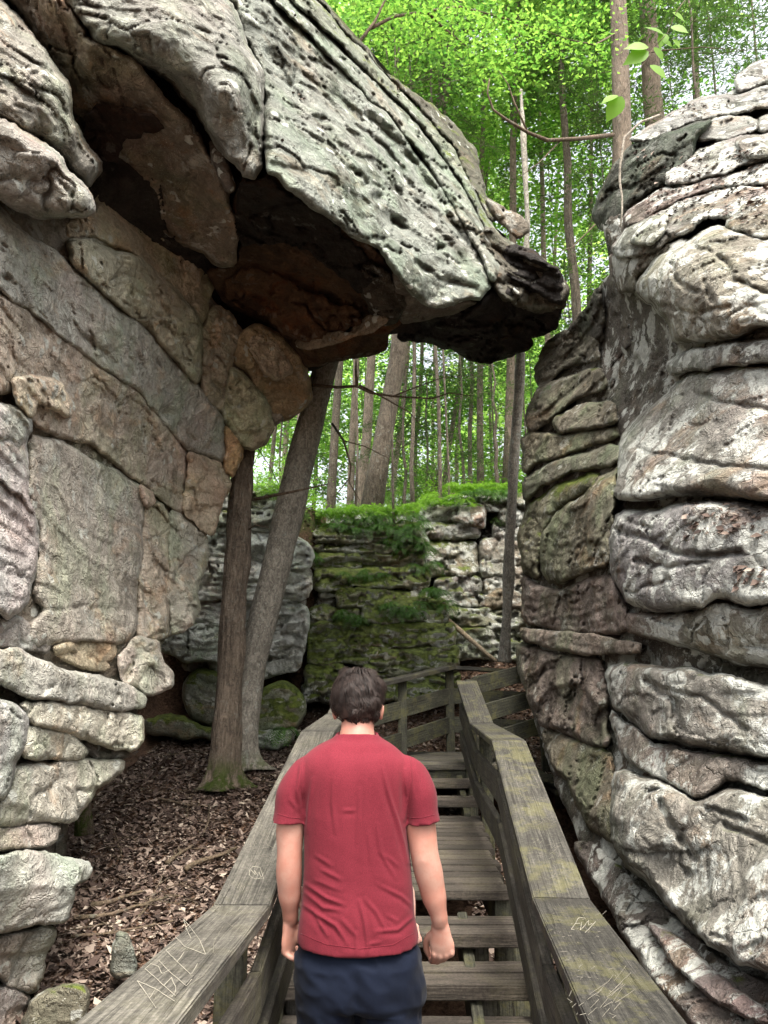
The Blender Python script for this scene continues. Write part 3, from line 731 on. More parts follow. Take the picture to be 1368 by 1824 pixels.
    B([(1085, 1188), (1113, 1180), (1180, 1192), (1221, 1190), (1368, 1224), (1620, 1280), (1620, 1380), (1368, 1349), (1282, 1334), (1210, 1324), (1154, 1313), (1113, 1272), (1093, 1262), (1085, 1226)],
      -.22, col=(.43, .40, .35), R=26, roll=.4, thick=1, amp=.13, carve=[([(1150, 1215), (1200, 1250), (1210, 1300)], 7, .10), ([(1170, 1225), (1250, 1240), (1330, 1300)], 4, .05)])
    B([(1088, 1267), (1113, 1283), (1154, 1321), (1231, 1336), (1368, 1360), (1620, 1400), (1620, 1440), (1368, 1411), (1308, 1390), (1246, 1426), (1180, 1390), (1139, 1370), (1103, 1339)],
      -.12, col=(.36, .32, .28), R=16, roll=.3, thick=1)
    B([(1093, 1380), (1128, 1375), (1180, 1397), (1246, 1433), (1308, 1400), (1368, 1426), (1620, 1450), (1620, 1800), (1368, 1728), (1308, 1713), (1205, 1631), (1154, 1574), (1118, 1549),
       (1093, 1503), (1088, 1452)], -.28, col=(.42, .405, .34), R=34, roll=.45, thick=1, amp=.13, moss=.04, carve=[([(1175, 1430), (1195, 1470), (1215, 1500), (1240, 1530)], 5, .08), ([(1150, 1410), (1200, 1400), (1260, 1440), (1330, 1460)], 4, .06), ([(1215, 1480), (1210, 1530), (1225, 1560)], 4, .06), ([(1290, 1470), (1368, 1500)], 5, .06)])
    B([(1021, 1503), (1057, 1500), (1118, 1559), (1154, 1585), (1205, 1641), (1308, 1723), (1368, 1748), (1620, 1850), (1620, 2000), (1300, 1900), (1230, 1824), (1149, 1728), (1103, 1646), (1067, 1585)],
      .15, col=(.27, .23, .20), R=16, roll=.2, thick=1, amp=.16)
    B([(1150, 1640), (1200, 1660), (1300, 1760), (1368, 1800), (1368, 1824), (1280, 1790), (1200, 1720)], .0, col=(.33, .28, .25), R=8, amp=.1)

def rrect(x0, y0, x1, y1, j=5, r=None):
    r = r or min(5, (y1 - y0) * .25)
    x0 += rng.uniform(-7, 3); x1 += rng.uniform(-3, 7)
    u = lambda: rng.uniform(-j, j)
    pts = [(x0, y0 + r), (x0 + r, y0 + u() * .3)]
    n = max(1, int((x1 - x0) / 24))
    for i in range(1, n): pts.append((x0 + (x1 - x0) * i / n, y0 + u()))
    pts += [(x1 - r, y0 + u() * .3), (x1, y0 + r), (x1, y1 - r), (x1 - r, y1 + u() * .3)]
    for i in range(n - 1, 0, -1): pts.append((x0 + (x1 - x0) * i / n, y1 + u()))
    pts += [(x0 + r, y1 + u() * .3), (x0, y1 - r)]
    return pts

def rocks_far():
    # pale lichen cliff behind the two trees
    r = empty('rock_outcrop', (-2.2, 11.2, -.6), 'pale lichen covered cliff behind the two tree trunks', 'rock')
    W = rbf([(350, 1000, 11.0), (550, 1000, 11.4), (450, 880, 11.7), (450, 1200, 10.8)])
    k = dict(mat=M_ROCKR, gain=1.5, step=3.8, roll=.25, thick=1.5, amp=.34, wob=3.2, R=8, grow=4)
    B = lambda pts, off=0, **q: block(r, pts, W, off, **{**k, **q})
    B([(300, 880), (505, 885), (510, 960), (545, 1000), (540, 1150), (520, 1200), (300, 1190)], .35, col=DK, name='rock_core', step=7)  # backing, coloured dark for the shade in the cracks
    B(rrect(300, 878, 515, 905), 0, col=(.2, .2, .15), moss=.3)
    B(rrect(300, 908, 512, 948), -.05, col=(.30, .31, .26), moss=.22)
    B([(300, 950), (500, 950), (540, 962), (556, 985), (553, 1010), (520, 1012), (440, 1000), (380, 1005), (300, 1000)], -.1, col=(.44, .45, .40), moss=.14)
    B([(300, 1004), (380, 1008), (440, 1004), (520, 1016), (553, 1014), (552, 1045), (545, 1062), (480, 1070), (420, 1066), (300, 1070)], -.2, col=(.46, .46, .42), moss=.12)
    B([(300, 1075), (440, 1072), (520, 1070), (548, 1085), (545, 1130), (538, 1160), (530, 1190), (490, 1200), (430, 1215), (380, 1200), (360, 1150), (300, 1110)], -.1, col=(.42, .43, .38), moss=.2)
    B([(286, 1130), (345, 1108), (400, 1112), (400, 1180), (330, 1176), (290, 1162)], -.35, col=(.36, .38, .34), moss=.15)
    # moss boulders at its foot
    def boulder(pts, Y, label, col, moss, loc, R=24):
        b = empty('boulder', loc, label, 'boulder', 'mossy boulders at the cliff foot')
        block(b, pts, rbf([(pts[0][0], pts[0][1], Y)]), 0, gain=1.1, col=col, moss=moss + .06, R=R, roll=.5, thick=1.0, amp=.12, step=4, name='rock_body')
        return b
    boulder([(330, 1212), (350, 1192), (385, 1196), (404, 1215), (404, 1290), (370, 1292), (340, 1275), (328, 1240)], 10.3, 'mossy upright boulder left of the straight trunk', (.25, .26, .2), .42, (-2.4, 10.5, -.7))
    boulder([(452, 1245), (470, 1225), (505, 1213), (535, 1230), (545, 1262), (530, 1292), (500, 1300), (460, 1312), (448, 1280)], 9.9, 'bright green mossy boulder right of the leaning trunk', (.22, .24, .16), .58, (-1.4, 10.2, -.8))
    boulder([(448, 1300), (500, 1302), (528, 1296), (520, 1320), (490, 1338), (450, 1336)], 9.7, 'low grey-green stone under the mossy boulder', (.3, .31, .28), .2, (-1.5, 9.9, -.9), 12)
    boulder([(258, 1282), (300, 1270), (330, 1280), (388, 1302), (380, 1318), (330, 1314), (262, 1308)], 9.9, 'flat mossy slab lying left of the upright boulder', (.22, .22, .17), .45, (-2.6, 10.0, -.8), 12)
    # mossy stepped stack in the middle
    r2 = empty('rock_outcrop', (-.3, 12.2, -.3), 'dark green mossy stack of thin rock layers in the middle distance', 'rock')
    W2 = rbf([(550, 940, 13.0), (800, 940, 13.1), (550, 1240, 11.3), (800, 1240, 11.3), (680, 1080, 12.2)])
    B = lambda pts, off=0, **q: block(r2, pts, W2, off, **{**k, **q})
    B([(556, 915), (750, 915), (760, 1060), (800, 1110), (810, 1250), (548, 1250), (552, 1100), (570, 1020)], .45, col=(.06, .06, .045), name='rock_core', step=7)  # backing; shade between the layers is put into this dark colour
    G = (.18, .18, .13)
    for (x0, y0, x1, y1, off, ms, cl) in [
        (556, 935, 748, 956, -.1, .3, G), (560, 959, 752, 968, -.05, .2, G), (558, 971, 745, 983, -.1, .25, G), (556, 986, 640, 1012, -.1, .35, G), (642, 984, 752, 1010, 0, .3, G),
        (562, 1014, 758, 1046, -.2, .42, G), (575, 1050, 640, 1062, 0, .3, G), (600, 1052, 755, 1082, -.2, .36, G), (553, 1084, 640, 1112, -.15, .4, G), (644, 1070, 796, 1108, -.2, .4, G),
        (546, 1116, 656, 1182, -.3, .5, (.18, .19, .12)), (658, 1112, 806, 1150, -.25, .46, G), (655, 1154, 816, 1196, -.3, .42, (.22, .22, .17)), (545, 1186, 612, 1228, -.35, .42, G),
        (614, 1200, 705, 1245, -.25, .4, G), (706, 1200, 812, 1250, -.2, .44, G), (546, 1216, 600, 1252, -.2, .3, (.1, .1, .08))]:
        B(rrect(x0, y0, x1, y1), off, col=cl, moss=ms + .17, gain=1.7, R=min(14, (y1 - y0) * .45))
    # broken grey cliff to the right of it
    r3 = empty('rock_outcrop', (1.8, 13.8, .2), 'broken grey cliff with a black hole right of the mossy stack', 'rock')
    W3 = rbf([(750, 900, 14.0), (930, 900, 14.2), (800, 1160, 12.9), (930, 1160, 13.2)])
    B = lambda pts, off=0, **q: block(r3, pts, W3, off, **{**k, **q})
    B([(750, 890), (1020, 880), (1020, 1190), (810, 1190), (790, 1060), (752, 1000)], .5, col=(.05, .045, .04), name='rock_core', step=7)  # backing, its near-black tint paints the shade in the clefts
    for (x0, y0, x1, y1, off, ms, cl) in [
        (748, 903, 800, 926, -.1, .15, PALE), (802, 900, 853, 930, -.15, .1, PALE), (752, 930, 852, 958, -.1, .22, GREY), (750, 966, 800, 1030, 0, .2, (.36, .33, .25)), (802, 966, 852, 1026, -.05, .12, (.35, .33, .26)),
        (856, 884, 930, 896, -.1, .2, GREY), (868, 898, 900, 908, -.05, 0, DK), (842, 900, 866, 940, -.2, 0, (.34, .28, .22)), (896, 905, 930, 930, -.1, .1, GREY), (880, 932, 930, 962, -.1, .18, GREY),
        (856, 962, 905, 1030, -.15, .12, (.36, .34, .28)), (906, 966, 1020, 1085, -.1, 0, (.36, .31, .25)), (862, 1030, 912, 1082, -.1, 0, (.40, .34, .27)), (782, 1032, 858, 1058, -.15, .3, GREY), (786, 1060, 858, 1080, -.1, .12, (.34, .34, .3)),
        (798, 1084, 870, 1120, -.2, .2, (.30, .31, .25)), (872, 1088, 1020, 1130, -.15, .2, (.32, .33, .27)), (810, 1122, 1020, 1175, -.2, .26, (.28, .30, .23)), (935, 880, 1020, 960, -.1, .1, GREY)]:
        B(rrect(x0, y0, x1, y1), off, col=cl, moss=ms + .08, gain=.78, R=min(12, (y1 - y0) * .4))
    # loose stones by the path on the left
    b = empty('boulder', (-2.1, 4.6, -1.8), 'low green stone in the bottom left corner on the leaf litter', 'boulder')
    block(b, [(40, 1824), (60, 1780), (110, 1757), (148, 1752), (157, 1775), (150, 1815), (120, 1860), (30, 1880)], rbf([(100, 1800, 4.3)]), 0, col=(.24, .25, .19), moss=.22, R=20, roll=.25, thick=.5, amp=.06, name='rock_body')
    b = empty('boulder', (-1.75, 4.9, -1.7), 'small moss capped stone standing in the leaves beside the left handrail', 'boulder')
    block(b, [(196, 1740), (203, 1690), (212, 1661), (226, 1668), (236, 1700), (244, 1742)], rbf([(215, 1690, 4.6)]), 0, col=(.20, .23, .19), moss=.3, R=9, roll=.12, thick=.25, amp=.05, name='rock_body', step=3.5)

rocks_left(); rocks_overhang(); rocks_right(); rocks_far()
# ------------------------------------------------------------------ ground
def edge_y(x):
    return np.interp(x, [-60, -8, -3, -1.25, -.95, .5, .8, 3, 60], [11.7, 11.7, 11.8, 12.0, 13.3, 13.4, 14.5, 14.6, 14.6])
def low_h(x, y):
    h = np.interp(y, [-30, 0, 3, 4.5, 6, 8.5, 11, 12.5, 14.5], [-1.95, -1.95, -1.9, -1.78, -1.5, -.98, -.58, -.15, .9])
    return h + np.where((x > .9) & (y < 8), -.25, 0) + np.clip(y - 9, 0, 3) * .06 * np.clip(x, 0, 2)
def ground_h(x, y):
    x = np.asarray(x, float); y = np.asarray(y, float)
    e = edge_y(x)
    t = np.clip((y - e - .2) / .5, 0, 1); t = t * t * (3 - 2 * t)
    top = np.interp(x, [-4, -1.2, -.9, .6, .9, 4], [3.0, 3.0, 3.1, 3.2, 3.9, 4.0]) + np.clip(y - e, 0, 60) * .05
    h = low_h(x, y) * (1 - t) + top * t
    s = np.clip((np.abs(x + .3) - 3.1) / .8, 0, 1); s = s * s * (3 - 2 * s)
    side = 3.2 + .02 * np.abs(x)
    h = np.where(y > 1.0, np.maximum(h, h * (1 - s) + side * s), h)
    bump = .05 * fbm(np.stack([x.ravel() * 1.6, y.ravel() * 1.6, np.zeros(x.size)], 1), 4, 3).reshape(x.shape)
    bump += .35 * fbm(np.stack([x.ravel() * .12, y.ravel() * .12, np.zeros(x.size)], 1), 2, 4).reshape(x.shape) * np.clip((y - 15) / 6, 0, 1)
    return h + bump

def litter_material():
    s = NT('leaf_litter_soil', .95, .15)
    p = s.coord()
    a = s.noise(p, 26, 8, .7, .4); b = s.noise(p, 1.4, 4, .5)
    c = s.mix(s.ramp(a, .3, .7), (.035, .020, .014), (.20, .125, .085))
    c = s.mix(1.0, c, s.ramp(b, .3, .7, .7, 1.2), 'MULTIPLY')
    g = s.n.new('ShaderNodeNewGeometry'); x = s.n.new('ShaderNodeSeparateXYZ'); s.l.new(g.outputs['Position'], x.inputs[0])
    far = s.math('MULTIPLY', s.ramp(x.outputs[2], 2.2, 3.0), s.ramp(s.noise(p, 2.2, 5), .35, .6))
    c = s.mix(far, c, (.05, .095, .02))
    s.color(c)
    s.normal(s.bump(a, 1.0, .03))
    return s.m
M_SOIL = litter_material()

def ground():
    def axis(a, b, c0, c1, fine, coarse_n):
        mid = np.arange(c0, c1 + 1e-6, fine)
        lo = c0 - np.geomspace(1, abs(a - c0) + 1, coarse_n)[1:][::-1] + 1
        hi = c1 + np.geomspace(1, abs(b - c1) + 1, coarse_n)[1:] - 1
        return np.concatenate([lo, mid, hi])
    xs = axis(-300, 300, -4.5, 4.5, .07, 34)
    ys = axis(-60, 420, 0, 15.5, .07, 40)
    X, Y = np.meshgrid(xs, ys)
    Z = ground_h(X, Y)
    n, m = X.shape
    idx = np.arange(n * m).reshape(n, m)
    f = np.stack([idx[:-1, :-1], idx[:-1, 1:], idx[1:, 1:], idx[1:, :-1]], -1).reshape(-1, 4)
    o = mesh_obj('ground', np.stack([X, Y, Z], -1).reshape(-1, 3), f, M_SOIL)
    tag(o, kind='structure')
ground()

def gh(x, y):
    return float(ground_h(np.array([x]), np.array([y]))[0])

def on_ground(px, py, z0=-1.2):
    """where the ray through a photo pixel meets the low ground"""
    r = rayn(px, py); Y = 6.0
    lo, hi = 1.5, 14
    for _ in range(40):
        m = (lo + hi) / 2
        if float(r[2]) * m > gh(float(r[0]) * m, m): lo = m
        else: hi = m
    return Vector(r * lo)

def scatter_leaves():
    """dead leaves: small folded, curled four-sided leaves lying on the soil"""
    rs = np.random.RandomState(5)
    V, Fc = [], []
    N = 60000
    # more of them where the ground shows
    x = np.concatenate([rs.uniform(-2.9, -.35, int(N * .62)), rs.uniform(-1.6, 2.4, int(N * .26)), rs.uniform(.6, 1.6, N - int(N * .62) - int(N * .26))])
    y = np.concatenate([rs.beta(1.2, 1.6, int(N * .62)) * 8.2 + 3.4, rs.uniform(8.3, 13.2, int(N * .26)), rs.uniform(3.0, 8, N - int(N * .62) - int(N * .26))])
    z = ground_h(x, y)
    L = np.clip(np.exp(rs.normal(-3.85, .42, N)), .009, .06); W = L * rs.uniform(.35, .75, N)
    a = rs.uniform(0, 2 * np.pi, N); tx = rs.normal(0, .32, N); ty = rs.normal(0, .38, N); fold = rs.uniform(-.4, .6, N)
    ca, sa = np.cos(a), np.sin(a)
    def put(u, v, w):
        hx = u * L; hy = v * W; hz = w * L + .012 + tx * hx + ty * hy + rs.uniform(0, .004, N)
        return np.stack([x + hx * ca - hy * sa, y + hx * sa + hy * ca, z + hz + .01], -1)
    P5 = [put(-1, 0, 0), put(-.2, -1, fold * .4), put(1, 0, rs.uniform(-.2, .5, N)), put(.1, 1, fold * .4), put(0, 0, -.1 * fold + .06)]
    v = np.stack(P5, 1).reshape(-1, 3)
    b = np.arange(N)[:, None] * 5
    f = np.concatenate([b + np.array([[0, 1, 4]]), b + np.array([[1, 2, 4]]), b + np.array([[2, 3, 4]]), b + np.array([[3, 0, 4]])], 0)
    s = NT('dead_leaf', .75, .25)
    g = s.n.new('ShaderNodeNewGeometry')
    cr = s.n.new('ShaderNodeValToRGB')
    s.l.new(g.outputs['Random Per Island'], cr.inputs[0])
    e = cr.color_ramp.elements
    cols = [(0, (.035, .025, .021)), (.3, (.078, .053, .044)), (.55, (.13, .092, .075)), (.78, (.205, .155, .125)), (.93, (.30, .24, .20)), (1, (.42, .36, .29))]
    e[0].position, e[0].color = 0, (*cols[0][1], 1); e[1].position, e[1].color = 1, (*cols[-1][1], 1)
    for p_, c_ in cols[1:-1]:
        q = e.new(p_); q.color = (*c_, 1)
    s.color(cr.outputs[0])
    o = mesh_obj('leaf_litter', v, f, s.m, smooth=False)
    tag(o, kind='stuff')
    # a thinner scatter of green fallen leaves and grit
scatter_leaves()

def tube(path, radii, seg=8, cap=True):
    """verts, faces of a swept round tube"""
    path = [Vector(p) for p in path]
    V, Fc = [], []
    n = len(path)
    up = Vector((0, 0, 1))
    ref = None
    for i, p in enumerate(path):
        t = (path[min(i + 1, n - 1)] - path[max(i - 1, 0)]).normalized()
        if ref is None:
            ref = t.cross(Vector((0, 1, 0)) if abs(t.y) < .8 else Vector((1, 0, 0))).normalized()
        ref = (ref - t * ref.dot(t)).normalized()
        b = t.cross(ref)
        for k in range(seg):
            a = 2 * math.pi * k / seg
            r = radii[i] if np.ndim(radii) else radii
            V.append(p + (ref * math.cos(a) + b * math.sin(a)) * r)
    for i in range(n - 1):
        for k in range(seg):
            k2 = (k + 1) % seg
            Fc.append((i * seg + k, i * seg + k2, (i + 1) * seg + k2, (i + 1) * seg + k))
    if cap:
        Fc.append(tuple(range(seg))[::-1]); Fc.append(tuple((n - 1) * seg + k for k in range(seg)))
    return V, Fc

def join(parts):
    V, Fc = [], []
    for v, f in parts:
        o = len(V); V += [tuple(p) for p in v]
        Fc += [tuple(i + o for i in q) for q in f]
    return V, Fc

M_TWIG = bark_material('twig_bark', (.17, .125, .09), (1, 1, 1), .3, .2, .12)
def stick(a, b, r, label, n=9, bend=.06, sub=2, seed=0, group='fallen sticks on the leaf litter', mat=None, name='fallen_branch'):
    rr = random.Random(seed)
    a, b = Vector(a), Vector(b)
    d = b - a; L = d.length
    side = d.cross(Vector((0, 0, 1))).normalized()
    pts = []
    ph = rr.uniform(0, 6)
    for i in range(n):
        t = i / (n - 1)
        p = a.lerp(b, t) + side * (math.sin(t * 3.1 + ph) * bend * L + rr.uniform(-.01, .01) * L)
        p.z = max(p.z, gh(p.x, p.y) + r * .9 + .02)
        pts.append(p)
    parts = [tube(pts, [r * (1 - .55 * i / (n - 1)) for i in range(n)], 7)]
    for s in range(sub):
        i = rr.randrange(2, n - 2)
        q = [pts[i]]
        dd = (d.normalized() + side * rr.choice((-1, 1)) * rr.uniform(.5, .9)).normalized()
        for j in range(1, 5):
            e = q[-1] + dd * L * .07 + Vector((rr.uniform(-.01, .01), rr.uniform(-.01, .01), 0))
            e.z = max(e.z + .004, gh(e.x, e.y) + .02)
            q.append(e)
        parts.append(tube(q, [r * .5 * (1 - .18 * j) for j in range(5)], 5))
    v, f = join(parts)
    o = mesh_obj(name, np.array(v) - np.array(a), f, mat or M_TWIG)
    o.location = a
    tag(o, label, 'branch', group)
    return o

def sticks():
    G = on_ground
    specs = [((278, 1432), (372, 1440), (358, 1500), .018, 'forked stick lying on the leaves left of the tree'),
             ((130, 1640), (300, 1610), None, .022, 'long brown branch on the leaves beside the pale ledge'),
             ((125, 1680), (310, 1645), None, .016, 'thin branch just below the long brown one, near the handrail'),
             ((160, 1620), (255, 1600), None, .026, 'thick rotten branch end under the long brown one'),
             ((238, 1642), (300, 1565), None, .012, 'thin twig leaning over the thick rotten branch'),
             ((300, 1548), (340, 1515), None, .028, 'short thick dark piece of wood on the leaves'),
             ((335, 1560), (415, 1518), None, .03, 'thick branch reaching under the left handrail'),
             ((205, 1535), (215, 1470), None, .008, 'thin upright twig on the leaves between ledge and tree'),
             ((268, 1352), (370, 1345), None, .012, 'straight twig on the leaves left of the trunk'),
             ((290, 1600), (350, 1618), None, .010, 'short pale twig near the left handrail'),
             ((170, 1406), (235, 1400), None, .01, 'thin twig lying beside the rock ledge'),
             ((330, 1462), (350, 1420), None, .008, 'small twig right of the forked stick'),
             ((205, 1725), (212, 1640), None, .007, 'twig standing against the small moss capped stone')]
    for i, (a, b, c, r, lab) in enumerate(specs):
        A, Bp = G(*a), G(*b)
        o = stick(A, Bp, r * .8, lab, seed=i, sub=1 if i % 3 == 0 else 2)
        if c:
            q = [G(*b), G((b[0] + c[0]) / 2 + 6, (b[1] + c[1]) / 2), G(*c)]
            v, f = tube([p + Vector((0, 0, .03)) for p in q], [r * .7, r * .55, r * .3], 6)
            mesh_obj('side_branch', v, f, M_TWIG, o)
    rr = random.Random(3)
    for i in range(80):
        x = rr.uniform(-2.5, -.9); y = rr.uniform(3.9, 8.8)
        a = rr.uniform(0, 6.3); L = rr.uniform(.12, .38)
        stick((x, y, gh(x, y) + .02), (x + L * math.cos(a), y + L * math.sin(a), gh(x, y) + .03), rr.uniform(.003, .007), 'small broken twig scattered on the brown leaf litter', n=5, sub=1, seed=50 + i, name='twig', group='small twigs scattered on the leaf litter')
    o = stick(P(796, 1104, 12.3), P(884, 1178, 11.2), .05, 'bare pale fallen branch leaning against the mossy stack', n=7, bend=.0, sub=0, group=None, mat=bark_material('pale_dead_wood', (.42, .33, .23), (1, 1, 1), .2, .1, 0))
    # keep it leaning, not draped
sticks()
# ------------------------------------------------------------------ boardwalk
M_WOOD = wood_material('weathered_grey_timber', (.066, .060, .050), .22, .5)
M_WOODG = wood_material('algae_stained_timber', (.062, .062, .045), .55, .5)
M_CAP = wood_material('handrail_timber', (.098, .092, .078), .10, .35)
M_CAPD = wood_material('dark_handrail_timber', (.052, .049, .042), .42, .5)
M_STEP = wood_material('stair_timber', (.072, .061, .050), .12, .5)

def prism(name, pts_bottom, pts_top, mat, parent, bev=.004, frame=None, up=Vector((0, 0, 1))):
    """closed solid between two matching polygons; object's local x runs along `frame` so the grain does too"""
    n = len(pts_bottom)
    o0 = sum((Vector(p) for p in pts_bottom), Vector()) / n
    X = Vector(frame).normalized()
    Y = up.cross(X).normalized(); Z = X.cross(Y)
    Mx = Matrix((X, Y, Z)).transposed()
    inv = Mx.transposed()
    V = [inv @ (Vector(p) - o0) for p in list(pts_bottom) + list(pts_top)]
    Fc = [tuple(range(n))[::-1], tuple(range(n, 2 * n))]
    for i in range(n):
        j = (i + 1) % n
        Fc.append((i, j, n + j, n + i))
    me = bpy.data.meshes.new(name)
    me.from_pydata([tuple(v) for v in V], [], Fc)
    import bmesh
    bm = bmesh.new(); bm.from_mesh(me)
    bmesh.ops.recalc_face_normals(bm, faces=bm.faces)
    if bev: bmesh.ops.bevel(bm, geom=list(bm.edges), offset=bev, segments=2, affect='EDGES', clamp_overlap=True)
    bm.to_mesh(me); bm.free()
    me.materials.append(mat)
    for p in me.polygons: p.use_smooth = False
    o = bpy.data.objects.new(name, me)
    C.objects.link(o)
    loc = o0 - (parent.location if parent else Vector())
    o.matrix_local = Matrix.Translation(loc) @ Mx.to_4x4()
    if parent: o.parent = parent
    return o

def plank(name, a, b, w, t, mat, parent, side=None, bev=.004, jig=0):
    """board from a to b (centre line of its top face), width w along `side`, thickness t downward"""
    a, b = Vector(a), Vector(b)
    X = (b - a).normalized()
    S = Vector(side).normalized() if side is not None else X.cross(Vector((0, 0, 1))).normalized()
    S = (S - X * S.dot(X)).normalized()
    N = X.cross(S)
    if N.z < 0 or (abs(N.z) < .3 and N.y > 0): N = -N
    top = [a - S * w / 2, b - S * w / 2, b + S * w / 2, a + S * w / 2]
    bot = [p - N * t for p in top]
    return prism(name, bot, top, mat, parent, bev, X, N if abs(X.dot(N)) < .9 else Vector((0, 1, 0)))

def vboard(name, a, b, h, t, mat, parent, bev=.004):
    """board on edge from a to b (a, b on its top edge): h tall, t thick"""
    a, b = Vector(a), Vector(b)
    X = (b - a); S = X.cross(Vector((0, 0, 1))).normalized() * t / 2
    D = Vector((0, 0, -h))
    bot = [a - S, b - S, b - S + D, a - S + D]
    top = [a + S, b + S, b + S + D, a + S + D]
    return prism(name, bot, top, mat, parent, bev, X)

def cap_strip(pts, w, t, mat, parent, name='cap_board'):
    """mitred flat handrail boards along a polyline; one board per straight run"""
    pts = [Vector(p) for p in pts]
    n = len(pts)
    offs = []
    for i in range(n):
        d0 = (pts[i] - pts[i - 1]) if i else (pts[1] - pts[0])
        d1 = (pts[i + 1] - pts[i]) if i < n - 1 else d0
        a = Vector((d0.x, d0.y, 0)).normalized(); b = Vector((d1.x, d1.y, 0)).normalized()
        s0 = Vector((a.y, -a.x, 0)); s1 = Vector((b.y, -b.x, 0))
        s = (s0 + s1).normalized()
        offs.append(s * (w / 2 / max(.5, s.dot(s0))))
    out = []
    for i in range(n - 1):
        g = (pts[i + 1] - pts[i]).normalized() * .0015
        D = Vector((0, 0, -t))
        top = [pts[i] - offs[i] + g, pts[i + 1] - offs[i + 1] - g, pts[i + 1] + offs[i + 1] - g, pts[i] + offs[i] + g]
        bot = [p + D for p in top]
        out.append(prism(name, bot, top, mat if not isinstance(mat, list) else mat[i], parent, .004, pts[i + 1] - pts[i]))
    return out, offs

def post(x, y, z0, z1, parent, mat=None, s=.09):
    return prism('post', [(x - s / 2, y - s / 2, z0), (x + s / 2, y - s / 2, z0), (x + s / 2, y + s / 2, z0), (x - s / 2, y + s / 2, z0)],
                 [(x - s / 2, y - s / 2, z1), (x + s / 2, y - s / 2, z1), (x + s / 2, y + s / 2, z1), (x - s / 2, y + s / 2, z1)], mat or M_WOODG, parent, .004, (0, 0, 1), Vector((0, 1, 0)))

